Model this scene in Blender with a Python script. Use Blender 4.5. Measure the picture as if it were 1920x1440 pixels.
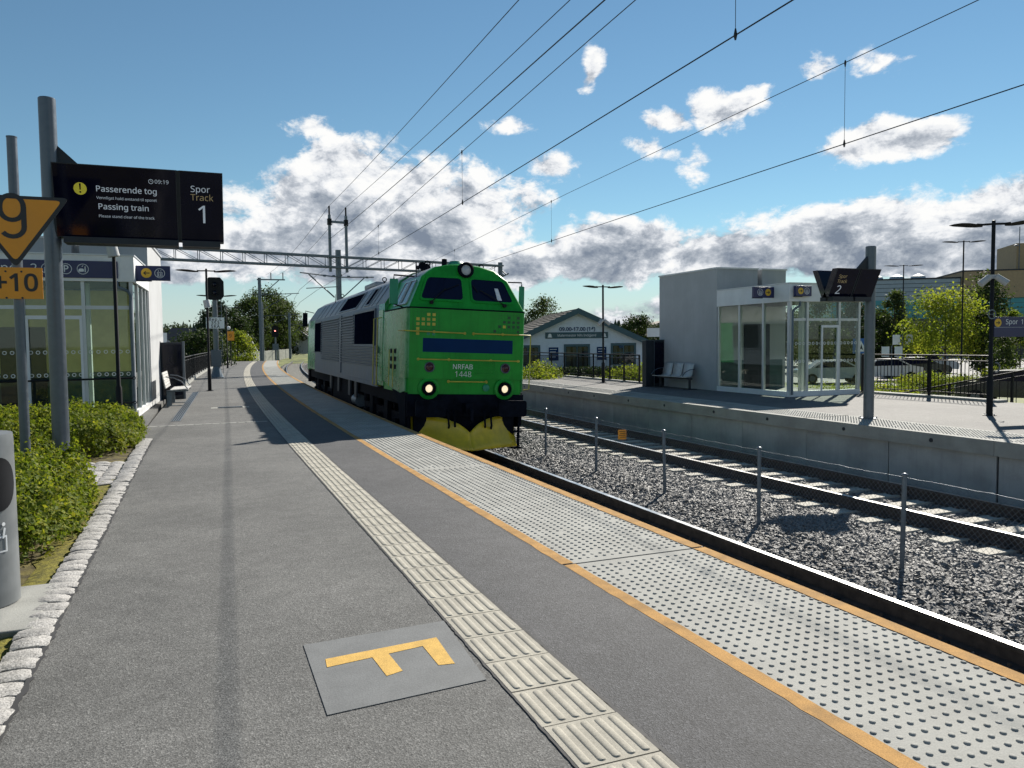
import bpy, math, random
import numpy as np
from mathutils import Vector, Matrix, Euler

for o in list(bpy.data.objects):
    bpy.data.objects.remove(o)
S = bpy.context.scene
COL = S.collection
PI = math.pi
R = math.radians
random.seed(7)
RNG = np.random.default_rng(11)

# ------------------------------------------------------------------ camera
CAM_H, FPX = 1.6, 1450.0
_y, _p, _r = R(21.9), R(-3.1), R(0.6)
_fwd = Vector((math.sin(_y) * math.cos(_p), math.cos(_y) * math.cos(_p), math.sin(_p)))
_rt = Vector((math.cos(_y), -math.sin(_y), 0))
_up = _rt.cross(_fwd)
CR = _rt * math.cos(_r) - _up * math.sin(_r)
CU = _up * math.cos(_r) + _rt * math.sin(_r)
cam = bpy.data.cameras.new('camera')
cam.sensor_width = 36
cam.lens = FPX / 1920 * 36
cam.clip_start = 0.05
cam.clip_end = 20000
camo = bpy.data.objects.new('camera', cam)
COL.objects.link(camo)
m = Matrix((CR, CU, -_fwd)).transposed().to_4x4()
m.translation = (0, 0, CAM_H)
camo.matrix_world = m
S.camera = camo


def spot(px, depth, z):
    """ground place seen at picture column px (1920 wide), depth metres ahead, at height z"""
    d = _rt * ((px - 960) / FPX) + Vector((_fwd.x, _fwd.y, 0)).normalized()
    return Vector((d.x * depth, d.y * depth, z))


# ------------------------------------------------------------------ sun, sky with clouds, exposure
SUN_AZ, SUN_EL = R(50.5), R(34.9)
sun = bpy.data.lights.new('sun', 'SUN')
sun.energy = 5.0
sun.angle = R(0.55)
sun.color = (1.0, 0.94, 0.84)
suno = bpy.data.objects.new('sun', sun)
COL.objects.link(suno)
sd = Vector((math.sin(SUN_AZ) * math.cos(SUN_EL), math.cos(SUN_AZ) * math.cos(SUN_EL), math.sin(SUN_EL)))
suno.rotation_euler = sd.to_track_quat('Z', 'Y').to_euler()

S.view_settings.view_transform = 'Standard'
S.view_settings.look = 'None'
S.view_settings.exposure = 0.78
S.view_settings.gamma = 1
S.view_settings.use_curve_mapping = False
S.render.engine = 'CYCLES'
S.cycles.max_bounces = 8
S.cycles.transparent_max_bounces = 12
S.cycles.use_denoising = True

W = bpy.data.worlds.new('World')
S.world = W
W.use_nodes = True
wt = W.node_tree
wt.nodes.clear()


class NT:
    """tiny node-graph writer"""

    def __init__(s, t):
        s.t = t

    def n(s, kind, **kw):
        nd = s.t.nodes.new(kind)
        for k, v in kw.items():
            setattr(nd, k, v)
        return nd

    def put(s, sock, v):
        if isinstance(v, bpy.types.NodeSocket):
            s.t.links.new(v, sock)
        elif v is not None:
            sock.default_value = v

    def math(s, op, a, b=None, c=None, clamp=False):
        nd = s.n('ShaderNodeMath', operation=op, use_clamp=clamp)
        s.put(nd.inputs[0], a)
        if b is not None:
            s.put(nd.inputs[1], b)
        if c is not None:
            s.put(nd.inputs[2], c)
        return nd.outputs[0]

    def vmath(s, op, a, b=None):
        nd = s.n('ShaderNodeVectorMath', operation=op)
        s.put(nd.inputs[0], a)
        if b is not None:
            s.put(nd.inputs[1], b)
        return nd.outputs[0]

    def mix(s, f, a, b, blend='MIX'):
        nd = s.n('ShaderNodeMix', data_type='RGBA', blend_type=blend)
        s.put(nd.inputs[0], f)
        s.put(nd.inputs[6], a)
        s.put(nd.inputs[7], b)
        return nd.outputs[2]

    def ramp(s, f, pts):
        nd = s.n('ShaderNodeValToRGB')
        e = nd.color_ramp.elements
        while len(e) < len(pts):
            e.new(0.5)
        for el, (p, c) in zip(e, pts):
            el.position = p
            el.color = c if len(c) == 4 else (*c, 1)
        s.put(nd.inputs[0], f)
        return nd.outputs[0]

    def smooth(s, f, a, b):
        nd = s.n('ShaderNodeMapRange', interpolation_type='SMOOTHSTEP')
        s.put(nd.inputs[0], f)
        nd.inputs[1].default_value = a
        nd.inputs[2].default_value = b
        return nd.outputs[0]

    def noise(s, vec, scale, detail=4, rough=0.55, dist=0.0, dim='3D'):
        nd = s.n('ShaderNodeTexNoise', noise_dimensions=dim)
        if vec is not None:
            s.put(nd.inputs['Vector'], vec)
        nd.inputs['Scale'].default_value = scale
        nd.inputs['Detail'].default_value = detail
        nd.inputs['Roughness'].default_value = rough
        nd.inputs['Distortion'].default_value = dist
        return nd.outputs[0]


g = NT(wt)
sky = g.n('ShaderNodeTexSky', sky_type='NISHITA')
sky.sun_disc = False
sky.sun_elevation = SUN_EL
sky.sun_rotation = SUN_AZ
sky.air_density = 1.0
sky.dust_density = 0.0
sky.ozone_density = 2.2
geo = g.n('ShaderNodeTexCoord').outputs['Generated']
sep = g.n('ShaderNodeSeparateXYZ')
g.put(sep.inputs[0], g.vmath('NORMALIZE', geo))
dx, dy, dz = sep.outputs
az = g.math('ARCTAN2', dx, dy)           # 0 along the track, positive to the right
el = g.math('ARCSINE', dz)
comb = g.n('ShaderNodeCombineXYZ')
g.put(comb.inputs[0], az)
g.put(comb.inputs[1], g.math('MULTIPLY', el, 1.5))
P2 = comb.outputs[0]
warp = g.n('ShaderNodeTexNoise')
g.put(warp.inputs['Vector'], P2)
warp.inputs['Scale'].default_value = 7
warp.inputs['Detail'].default_value = 3
wv = g.vmath('MULTIPLY', g.vmath('SUBTRACT', warp.outputs[1], (0.5, 0.5, 0.5)), (0.10, 0.10, 0))
P3 = g.vmath('ADD', P2, wv)
# cloud masses: (azimuth, elevation, half-width, half-height) in degrees, weight
CL = [(10, 8.0, 8.5, 4.6, 1.0), (11.0, 12.5, 4.2, 2.8, .95), (16.5, 8.4, 6.5, 4.0, 1.0), (22, 10.0, 3.0, 2.2, .62), (3.5, 6.6, 6, 2.6, .9), (14.5, 11.6, 4.5, 2.6, .85),
      (29, 6.0, 6.0, 2.5, 1.0), (23.0, 5.4, 5, 1.8, .8), (38.0, 5.7, 6.5, 2.1, 1.0), (46, 6.6, 8, 2.7, 1.05), (57, 7.0, 10, 3.0, 1.1),
      (33.0, 15.4, 2.6, 1.0, .66), (37.6, 15.6, 3.4, 1.6, .72), (31.2, 13.6, 3.2, 1.0, .64), (28.2, 18.4, 1.1, 1.6, .62),
      (48.4, 13.2, 4.4, 1.2, .80), (47.0, 17.4, 3.0, 1.2, .62), (34.6, 13.0, 1.3, 1.5, .60), (22.0, 15.2, 2.4, 1.0, .58), (7.6, 15.2, 2.4, 1.4, .56), (25, 12.0, 2.6, 1.3, .60), (42.6, 17.6, 1.3, 1.0, .55),
      (-4, 5.2, 7, 1.4, .8), (-20, 6, 9, 3.4, .9), (-40, 9, 12, 4.5, 1.0), (78, 8, 12, 4.4, 1.0), (105, 10, 16, 5, 1.0), (-75, 8, 15, 5, 1.0),
      (140, 11, 18, 6, 1.0), (-115, 10, 16, 5, 1.0), (-155, 9, 14, 5, 1.0), (5, 1.6, 7, .65, .62), (29, 1.5, 5, .8, .68), (36, 2.2, 8, 1.0, .7), (-12, 1.5, 8, .8, .6)]
sp3 = g.n('ShaderNodeSeparateXYZ')
g.put(sp3.inputs[0], P3)
azw, elw = sp3.outputs[0], g.math('DIVIDE', sp3.outputs[1], 1.5)
cov = None
flat_base = g.smooth(elw, R(2.9), R(4.6))
for a, e, wa, he, wt_ in CL:
    da = g.math('MULTIPLY', g.math('SUBTRACT', azw, R(a)), 1 / R(wa))
    de = g.math('MULTIPLY', g.math('SUBTRACT', elw, R(e)), 1 / R(he))
    q = g.math('ADD', g.math('MULTIPLY', da, da), g.math('MULTIPLY', de, de))
    v = g.math('MULTIPLY', g.math('EXPONENT', g.math('MULTIPLY', q, -0.75)), wt_)
    if e > 3:
        v = g.math('MULTIPLY', v, flat_base)
    cov = v if cov is None else g.math('MAXIMUM', cov, v)


def density(vec):
    n1 = g.noise(vec, 10.5, 8, 0.62, 0.35)
    n2 = g.noise(vec, 33, 7, 0.68, 0.3)
    return g.math('ADD', g.math('MULTIPLY', n1, 0.66), g.math('MULTIPLY', n2, 0.34))


d0 = density(P2)
lit_off = g.vmath('ADD', P2, (0.016, 0.020, 0))
d1 = density(lit_off)
field = g.math('ADD', g.math('MULTIPLY', cov, 0.80), g.math('MULTIPLY', g.math('SUBTRACT', d0, 0.5), 1.35))
alpha = g.smooth(field, 0.28, 0.46)
thick = g.smooth(field, 0.40, 0.98)
relief = g.math('MULTIPLY', g.math('SUBTRACT', d1, d0), 4.4)
base_dark = g.math('MULTIPLY', g.math('SUBTRACT', 1.0, g.smooth(elw, R(3.6), R(7.5))), 0.38)
shade = g.math('ADD', g.math('MULTIPLY', thick, 0.72), g.math('ADD', g.math('ADD', relief, base_dark), 0.10), clamp=True)
ccol = g.ramp(shade, [(0.0, (1.0, 1.0, .99)), (.25, (.86, .88, .91)), (.50, (.53, .57, .63)), (.75, (.34, .385, .45)), (1.0, (.215, .26, .335))])
CLOUD_GAIN = 10.5
cl = g.vmath('MULTIPLY', ccol, (CLOUD_GAIN,) * 3)
skyc = g.vmath('MULTIPLY', sky.outputs[0], (0.80, 0.99, 0.97))
hz_ = g.math('MULTIPLY', g.math('SUBTRACT', 1.0, g.smooth(el, R(-1), R(9))), 0.75)
skyc = g.mix(hz_, skyc, (5.9, 6.7, 7.1, 1))
mixc = g.mix(alpha, skyc, cl)
bg = g.n('ShaderNodeBackground')
bg.inputs[1].default_value = 0.055
g.put(bg.inputs[0], mixc)
wo = g.n('ShaderNodeOutputWorld')
wt.links.new(bg.outputs[0], wo.inputs[0])


# ------------------------------------------------------------------ mesh helpers
class MB:
    """collects faces; build() links them as ONE mesh object"""

    def __init__(s):
        s.v, s.f, s.m = [], [], []

    def add(s, vs, fs, m=0):
        b = len(s.v)
        s.v += [tuple(p) for p in vs]
        for f in fs:
            s.f.append(tuple(i + b for i in f))
            s.m.append(m)
        return s

    def bx(s, x0, x1, y0, y1, z0, z1, m=0):
        return s.add([(x0, y0, z0), (x1, y0, z0), (x1, y1, z0), (x0, y1, z0), (x0, y0, z1), (x1, y0, z1), (x1, y1, z1), (x0, y1, z1)],
                     [(0, 3, 2, 1), (4, 5, 6, 7), (0, 1, 5, 4), (1, 2, 6, 5), (2, 3, 7, 6), (3, 0, 4, 7)], m)

    def hexa(s, pts, m=0):
        return s.add(pts, [(0, 3, 2, 1), (4, 5, 6, 7), (0, 1, 5, 4), (1, 2, 6, 5), (2, 3, 7, 6), (3, 0, 4, 7)], m)

    def cyl(s, p0, p1, r0, r1=None, n=12, m=0, cap=True):
        r1 = r0 if r1 is None else r1
        p0, p1 = Vector(p0), Vector(p1)
        d = (p1 - p0).normalized()
        a = d.orthogonal().normalized()
        b = d.cross(a)
        vs = []
        for p, r in ((p0, r0), (p1, r1)):
            for i in range(n):
                t = 2 * PI * i / n
                vs.append(p + a * (r * math.cos(t)) + b * (r * math.sin(t)))
        fs = [(i, (i + 1) % n, n + (i + 1) % n, n + i) for i in range(n)]
        if cap:
            fs += [tuple(range(n - 1, -1, -1)), tuple(range(n, 2 * n))]
        return s.add(vs, fs, m)

    def tube(s, pts, r, n=6, m=0, closed=False):
        pts = [Vector(p) for p in pts]
        k = len(pts)
        vs, fs = [], []
        prev = None
        for i, p in enumerate(pts):
            if closed:
                d = pts[(i + 1) % k] - pts[i - 1]
            else:
                d = pts[min(i + 1, k - 1)] - pts[max(i - 1, 0)]
            d.normalize()
            if prev is None:
                a = d.orthogonal().normalized()
            else:
                a = (prev - d * prev.dot(d)).normalized()
            prev = a
            b = d.cross(a)
            for j in range(n):
                t = 2 * PI * j / n
                vs.append(p + a * (r * math.cos(t)) + b * (r * math.sin(t)))
        for i in range(k if closed else k - 1):
            for j in range(n):
                i2 = (i + 1) % k
                fs.append((i * n + j, i * n + (j + 1) % n, i2 * n + (j + 1) % n, i2 * n + j))
        if not closed:
            fs += [tuple(range(n - 1, -1, -1)), tuple((k - 1) * n + j for j in range(n))]
        return s.add(vs, fs, m)

    def prism(s, poly, d0, d1, fn, m=0, m_side=None):
        """poly: 2-D points, extruded between d0 and d1; fn(u, v, d) -> xyz"""
        n = len(poly)
        vs = [fn(u, v, d0) for u, v in poly] + [fn(u, v, d1) for u, v in poly]
        s.add(vs, [tuple(range(n - 1, -1, -1)), tuple(range(n, 2 * n))], m)
        s.add(vs, [(i, (i + 1) % n, n + (i + 1) % n, n + i) for i in range(n)], m if m_side is None else m_side)
        return s

    def ring(s, inner, outer, d0, d1, fn, m=0):
        n = len(inner)
        vs = [fn(u, v, d) for d in (d0, d1) for P in (inner, outer) for u, v in P]
        fs = []
        for i in range(n):
            j = (i + 1) % n
            fs += [(2 * n + i, 3 * n + i, 3 * n + j, 2 * n + j), (i, j, n + j, n + i), (n + i, n + j, 3 * n + j, 3 * n + i), (i, 2 * n + i, 2 * n + j, j)]
        return s.add(vs, fs, m)

    def lathe(s, prof, n=16, c=(0, 0, 0), m=0, axis='z'):
        vs, fs = [], []
        for r, z in prof:
            for i in range(n):
                t = 2 * PI * i / n
                p = (r * math.cos(t), r * math.sin(t), z)
                if axis == 'y':
                    p = (p[0], p[2], p[1])
                vs.append((c[0] + p[0], c[1] + p[1], c[2] + p[2]))
        k = len(prof)
        for a in range(k - 1):
            for i in range(n):
                fs.append((a * n + i, a * n + (i + 1) % n, (a + 1) * n + (i + 1) % n, (a + 1) * n + i))
        fs += [tuple(range(n - 1, -1, -1)), tuple((k - 1) * n + i for i in range(n))]
        return s.add(vs, fs, m)

    def sweep(s, sec, path, m=0, mats=None):
        """2-D section (offset, height) swept along path of (origin, side vector)"""
        n = len(sec)
        vs = []
        for o, sv in path:
            for u, w in sec:
                vs.append((o[0] + sv[0] * u, o[1] + sv[1] * u, o[2] + w))
        for i in range(len(path) - 1):
            for j in range(n):
                s.add([], [], 0)
        base = len(s.v)
        s.v += vs
        for i in range(len(path) - 1):
            for j in range(n):
                s.f.append((base + i * n + j, base + i * n + (j + 1) % n, base + (i + 1) * n + (j + 1) % n, base + (i + 1) * n + j))
                s.m.append(mats[j] if mats else m)
        s.f.append(tuple(base + j for j in range(n - 1, -1, -1)))
        s.f.append(tuple(base + (len(path) - 1) * n + j for j in range(n)))
        s.m += [m, m]
        return s

    def mesh(s, name, mats):
        me = bpy.data.meshes.new(name)
        me.from_pydata(s.v, [], s.f)
        for mt in (mats if isinstance(mats, (list, tuple)) else [mats]):
            me.materials.append(mt)
        me.polygons.foreach_set('material_index', s.m)
        me.update()
        # consistent outward normals
        import bmesh
        bm = bmesh.new()
        bm.from_mesh(me)
        bmesh.ops.recalc_face_normals(bm, faces=bm.faces)
        bm.to_mesh(me)
        bm.free()
        me.shade_smooth()
        me.set_sharp_from_angle(angle=R(38))
        return me

    def build(s, name, mats, parent=None, loc=None, rot=None, bevel=0):
        return obj(name, s.mesh(name, mats), parent, loc, rot, bevel)


def obj(name, me, parent=None, loc=None, rot=None, bevel=0):
    o = bpy.data.objects.new(name, me)
    COL.objects.link(o)
    if parent is not None:
        o.parent = parent
    if loc is not None:
        o.location = loc
    if rot is not None:
        o.rotation_euler = rot
    if bevel:
        b = o.modifiers.new('bevel', 'BEVEL')
        b.width = bevel
        b.segments = 2
        b.limit_method = 'ANGLE'
        b.angle_limit = R(40)
        b.harden_normals = False
    return o


def tag(o, label=None, cat=None, group=None, kind=None):
    if label:
        o['label'] = label
    if cat:
        o['category'] = cat
    if group:
        o['group'] = group
    if kind:
        o['kind'] = kind
    return o


def thing(name, label, cat, loc=(0, 0, 0), rz=0, group=None, kind=None):
    o = bpy.data.objects.new(name, None)
    o.empty_display_size = 0.2
    COL.objects.link(o)
    o.location = loc
    o.rotation_euler = (0, 0, rz)
    return tag(o, label, cat, group, kind)


def copy_tree(o, parent=None):
    c = o.copy()
    COL.objects.link(c)
    c.parent = parent
    for ch in list(o.children):
        copy_tree(ch, c)
    return c


def box(name, mat, parent, x0, x1, y0, y1, z0, z1, bevel=0, loc=None, rot=None):
    return MB().bx(x0, x1, y0, y1, z0, z1).build(name, mat, parent, loc, rot, bevel)


def rpoly(pts, r, n=4):
    """round the corners of a polygon"""
    out = []
    k = len(pts)
    for i in range(k):
        p0, p1, p2 = Vector(pts[i - 1]), Vector(pts[i]), Vector(pts[(i + 1) % k])
        a, b = (p0 - p1), (p2 - p1)
        rr = min(r, a.length * .45, b.length * .45)
        a, b = p1 + a.normalized() * rr, p1 + b.normalized() * rr
        for j in range(n + 1):
            t = j / n
            q = a * (1 - t) ** 2 + p1 * 2 * t * (1 - t) + b * t * t
            out.append((q.x, q.y))
    return out


UIFONT = None
try:
    import os
    _fd = bpy.utils.system_resource('DATAFILES', path='fonts')
    if _fd and os.path.exists(os.path.join(_fd, 'NotoSansMath-Regular.woff2')):
        UIFONT = bpy.data.fonts.load(os.path.join(_fd, 'NotoSansMath-Regular.woff2'))   # ships with Blender
except Exception:
    UIFONT = None


def text_mesh(txt, size, mat, extrude=0.002, align='CENTER', bold=0.0, spacing=1.0):
    c = bpy.data.curves.new('lettering', 'FONT')
    c.body = txt
    if UIFONT:
        c.font = UIFONT
    c.size = size * (1.40 if UIFONT else 1.12)
    c.align_x = align
    c.align_y = 'CENTER'
    c.extrude = extrude
    c.offset = bold
    c.space_character = spacing
    c.resolution_u = 3
    to = bpy.data.objects.new('lettering_source', c)
    COL.objects.link(to)
    dg = bpy.context.evaluated_depsgraph_get()
    me = bpy.data.meshes.new_from_object(to.evaluated_get(dg))
    bpy.data.objects.remove(to)
    bpy.data.curves.remove(c)
    me.materials.clear()
    me.materials.append(mat)
    return me


def text(txt, size, mat, parent, loc, rot=(PI / 2, 0, 0), name='lettering', sx=1.0, **kw):
    o = obj(name, text_mesh(txt, size, mat, **kw), parent, loc, rot)
    o.scale = (sx, 1, 1)
    return o


# ------------------------------------------------------------------ materials
def M(name, col, rough=0.6, metal=0.0, var=0.15, vscale=3.0, bump=0.0, bscale=60.0, speck=0.0, sscale=90.0, col2=None, spec=0.5, coat=0.0,
      world=False, detail=4, streak=0.0, emit=None, estr=0.0):
    mt = bpy.data.materials.new(name)
    mt.use_nodes = True
    t = mt.node_tree
    t.nodes.clear()
    q = NT(t)
    out = q.n('ShaderNodeOutputMaterial')
    b = q.n('ShaderNodeBsdfPrincipled')
    t.links.new(b.outputs[0], out.inputs[0])
    if world:
        vec = q.n('ShaderNodeNewGeometry').outputs['Position']
    else:
        tc = q.n('ShaderNodeTexCoord').outputs['Object']
        rnd = q.n('ShaderNodeObjectInfo').outputs['Random']
        cb = q.n('ShaderNodeCombineXYZ')
        q.put(cb.inputs[0], q.math('MULTIPLY', rnd, 37.0))
        q.put(cb.inputs[2], q.math('MULTIPLY', rnd, 11.0))
        vec = q.vmath('ADD', tc, cb.outputs[0])
    c1 = tuple(max(0, c * (1 - var)) for c in col)
    c2 = tuple(min(1, c * (1 + var)) for c in (col2 or col))
    nz = q.noise(vec, vscale, detail, 0.6)
    c = q.mix(q.smooth(nz, 0.3, 0.7), (*c1, 1), (*c2, 1))
    if speck:
        sp = q.noise(vec, sscale, 2, 0.7)
        f = q.smooth(sp, 0.32, 0.68)
        c = q.mix(1.0, c, q.mix(f, (1 - speck,) * 3 + (1,), (1 + speck * .9,) * 3 + (1,)), 'MULTIPLY')
    if streak:
        mp = q.n('ShaderNodeMapping')
        q.put(mp.inputs[0], vec)
        mp.inputs['Scale'].default_value = (9, 9, .55)
        st = q.noise(mp.outputs[0], 1.6, 5, 0.65)
        c = q.mix(q.math('MULTIPLY', q.smooth(st, 0.45, 0.72), streak), c, tuple(x * .45 for x in col) + (1,))
    q.put(b.inputs['Base Color'], c)
    rr = q.math('ADD', q.math('MULTIPLY', q.math('SUBTRACT', nz, 0.5), 0.25), rough, clamp=True)
    q.put(b.inputs['Roughness'], rr)
    b.inputs['Metallic'].default_value = metal
    b.inputs['Specular IOR Level'].default_value = spec
    b.inputs['Coat Weight'].default_value = coat
    b.inputs['Coat Roughness'].default_value = 0.08
    if bump:
        bn = q.n('ShaderNodeBump')
        bn.inputs['Strength'].default_value = bump
        bn.inputs['Distance'].default_value = 0.01
        q.put(bn.inputs['Height'], q.noise(vec, bscale, 4, 0.65))
        t.links.new(bn.outputs[0], b.inputs['Normal'])
    if emit:
        b.inputs['Emission Color'].default_value = (*emit, 1)
        b.inputs['Emission Strength'].default_value = estr
    return mt


def glass_mat(name, tint, refl=0.9, rough=0.02):
    mt = bpy.data.materials.new(name)
    mt.use_nodes = True
    t = mt.node_tree
    t.nodes.clear()
    q = NT(t)
    out = q.n('ShaderNodeOutputMaterial')
    tr = q.n('ShaderNodeBsdfTransparent')
    tr.inputs[0].default_value = (*tint, 1)
    gl = q.n('ShaderNodeBsdfGlossy')
    gl.inputs[0].default_value = (refl, refl, refl, 1)
    gl.inputs[1].default_value = rough
    fc = q.n('ShaderNodeLayerWeight')
    fc.inputs[0].default_value = 0.5
    f = q.math('ADD', q.math('MULTIPLY', q.math('POWER', fc.outputs['Facing'], 4.0), 0.85), 0.045, clamp=True)
    mx = q.n('ShaderNodeMixShader')
    q.put(mx.inputs[0], f)
    t.links.new(tr.outputs[0], mx.inputs[1])
    t.links.new(gl.outputs[0], mx.inputs[2])
    t.links.new(mx.outputs[0], out.inputs[0])
    return mt


def leaf_mat(name, c1, c2, c3, sc=18.0, trans=0.45):
    mt = bpy.data.materials.new(name)
    mt.use_nodes = True
    t = mt.node_tree
    t.nodes.clear()
    q = NT(t)
    out = q.n('ShaderNodeOutputMaterial')
    pos = q.n('ShaderNodeNewGeometry').outputs['Position']
    n1 = q.noise(pos, sc, 2, 0.7)
    n2 = q.noise(pos, sc * .12, 3, 0.6)
    c = q.ramp(q.math('ADD', q.math('MULTIPLY', n1, 0.6), q.math('MULTIPLY', n2, 0.4)), [(.36, (*c1, 1)), (.5, (*c2, 1)), (.64, (*c3, 1))])
    b = q.n('ShaderNodeBsdfPrincipled')
    q.put(b.inputs['Base Color'], c)
    b.inputs['Roughness'].default_value = 0.65
    b.inputs['Specular IOR Level'].default_value = 0.12
    tl = q.n('ShaderNodeBsdfTranslucent')
    q.put(tl.inputs[0], q.vmath('MULTIPLY', c, (1.25, 1.3, .6)))
    mx = q.n('ShaderNodeMixShader')
    mx.inputs[0].default_value = trans
    t.links.new(b.outputs[0], mx.inputs[1])
    t.links.new(tl.outputs[0], mx.inputs[2])
    t.links.new(mx.outputs[0], out.inputs[0])
    return mt


def asphalt_mat(name, col, worn):
    """bitumen with single stone grains, worn lighter patches and faint stains"""
    mt = bpy.data.materials.new(name)
    mt.use_nodes = True
    t = mt.node_tree
    t.nodes.clear()
    q = NT(t)
    out = q.n('ShaderNodeOutputMaterial')
    b = q.n('ShaderNodeBsdfPrincipled')
    t.links.new(b.outputs[0], out.inputs[0])
    pos = q.n('ShaderNodeNewGeometry').outputs['Position']
    vo = q.n('ShaderNodeTexVoronoi')
    q.put(vo.inputs['Vector'], pos)
    vo.inputs['Scale'].default_value = 150
    cell = q.n('ShaderNodeSeparateColor')
    q.put(cell.inputs[0], vo.outputs['Color'])
    grain = q.ramp(cell.outputs[0], [(0, (.55,) * 3), (.35, (.85,) * 3), (.7, (1.05,) * 3), (.93, (1.30,) * 3), (1, (1.75,) * 3)])
    fine = q.noise(pos, 45, 3, .75)
    big = q.noise(pos, .55, 5, .6)
    c = q.mix(q.smooth(big, .32, .68), (*col, 1), (*worn, 1))
    c = q.mix(1.0, c, grain, 'MULTIPLY')
    c = q.mix(1.0, c, q.ramp(fine, [(.3, (.80,) * 3), (.7, (1.20,) * 3)]), 'MULTIPLY')
    mid = q.noise(pos, 5.5, 4, .65)
    c = q.mix(1.0, c, q.ramp(mid, [(.3, (.86,) * 3), (.7, (1.13,) * 3)]), 'MULTIPLY')
    st = q.noise(pos, 2.3, 6, .7)
    c = q.mix(q.math('MULTIPLY', q.smooth(st, .60, .72), .35), c, (*(x * .5 for x in col), 1))
    q.put(b.inputs['Base Color'], c)
    b.inputs['Roughness'].default_value = .82
    b.inputs['Specular IOR Level'].default_value = .35
    bn = q.n('ShaderNodeBump')
    bn.inputs['Strength'].default_value = .5
    bn.inputs['Distance'].default_value = .004
    q.put(bn.inputs['Height'], q.math('ADD', vo.outputs['Distance'], q.math('MULTIPLY', fine, .8)))
    t.links.new(bn.outputs[0], b.inputs['Normal'])
    return mt


m_asph = asphalt_mat('asphalt_worn', (.100, .100, .097), (.138, .137, .132))
m_asph_d = asphalt_mat('asphalt_fresh', (.058, .059, .063), (.078, .078, .082))
m_asph2 = asphalt_mat('asphalt_bleached', (.112, .110, .106), (.145, .142, .135))
m_road = M('road_asphalt', (.16, .16, .16), .85, var=.2, vscale=.6, world=True)
m_conc = M('concrete_edge', (.295, .295, .275), .85, spec=.3, var=.14, vscale=2.1, bump=.25, bscale=90, speck=.10, sscale=160, world=True)
m_concw = M('concrete_wall', (.33, .34, .34), .8, var=.16, vscale=1.6, bump=.15, bscale=40, speck=.08, world=False, streak=.18)
m_render = M('rendered_wall', (.42, .43, .44), .85, var=.07, vscale=1.2, bump=.12, bscale=120, streak=.10)
m_yline = M('ochre_line_paint', (.37, .215, .080), .9, spec=.15, var=.22, vscale=6, speck=.20, sscale=200, world=True, bump=.15, bscale=150)
m_yF = M('yellow_letter_paint', (.54, .345, .10), .85, spec=.2, var=.12, vscale=15, speck=.22, sscale=160, world=True)
m_patch = M('grey_marking_foil', (.145, .150, .152), .75, spec=.3, var=.10, vscale=5, speck=.16, sscale=170, world=True, bump=.15, bscale=120)
m_tile = M('tactile_tile_stone', (.345, .325, .275), .85, spec=.3, var=.14, vscale=6, speck=.16, sscale=190, bump=.2, bscale=150)
m_joint = M('rubber_joint_gap', (.03, .03, .032), .8)
m_gran = M('granite', (.345, .335, .32), .8, spec=.3, var=.18, vscale=9, speck=.40, sscale=110, bump=.8, bscale=28)
m_soil = M('soil', (.055, .038, .022), .95, var=.5, vscale=7, bump=1.0, bscale=30, col2=(.09, .075, .02), world=True)
m_grass = M('grass', (.09, .12, .03), .9, var=.35, vscale=.8, col2=(.16, .17, .05), world=True, bump=.6, bscale=12)
m_stone = M('ballast_stone', (.060, .060, .064), .6, var=.5, vscale=1.1, col2=(.165, .158, .150), bump=.4, bscale=40)
m_bed = M('ballast_bed', (.06, .058, .055), .95, var=.5, vscale=25, bump=1.0, bscale=40, world=True)
m_sleeper = M('sleeper_concrete', (.40, .38, .33), .85, var=.16, vscale=5, bump=.3, bscale=60)
m_rust = M('rail_rust', (.045, .036, .032), .85, var=.4, vscale=9, bump=.3)
m_railtop = M('rail_polished', (.62, .62, .62), .30, metal=1.0, var=.06)
m_galv = M('galvanised_steel', (.105, .125, .15), .38, metal=.5, var=.07, vscale=14, bump=.05)
m_galvd = M('galvanised_weathered', (.12, .15, .18), .5, metal=.4, var=.15, vscale=10)
m_alu = M('aluminium_frame', (.52, .54, .56), .4, metal=.35, var=.06)
m_white = M('white_cladding', (.72, .73, .74), .55, var=.05)
m_black = M('black_coated_steel', (.009, .010, .013), .6, var=.2, spec=.2)
m_anthr = M('anthracite_steel', (.026, .031, .040), .55, var=.15, spec=.3)
m_screen = M('display_glass', (.002, .003, .014), .08, var=.1, spec=.25)
m_lit = M('lit_letters', (.40, .44, .50), .5, emit=(.62, .72, .85), estr=.12)
m_lity = M('lit_letters_amber', (.22, .18, .10), .5, emit=(.55, .42, .22), estr=.08)
m_lityel = M('lit_yellow_disc', (.42, .38, .03), .5, emit=(.6, .55, .05), estr=.12)
m_signb = M('sign_blue', (.012, .016, .085), .35, var=.06)
m_signw = M('sign_white', (.72, .74, .76), .5, var=.03)
m_signy = M('sign_yellow', (.70, .42, .03), .5, var=.05)
m_orange = M('sign_orange', (.78, .30, .015), .45, var=.05)
m_signk = M('sign_black', (.010, .010, .014), .4, var=.1)
m_glass = glass_mat('kiosk_glass', (.78, .84, .80))
m_glassd = glass_mat('window_glass_dark', (.25, .30, .32))
m_tealrefl = M('teal_reflection', (.05, .10, .10), .6, var=.15)
m_beige = M('beige_wall_lit', (.80, .68, .30), .8, var=.1)  # yellow raised so the colour imitates light on the lobby wall
m_wood = M('bench_slats', (.55, .54, .52), .5, metal=.2, var=.1, vscale=8)
m_green = M('loco_green', (.014, .290, .032), .32, var=.14, vscale=1.7, coat=.08, streak=.30, spec=.2, bump=.05, bscale=12)
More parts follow.
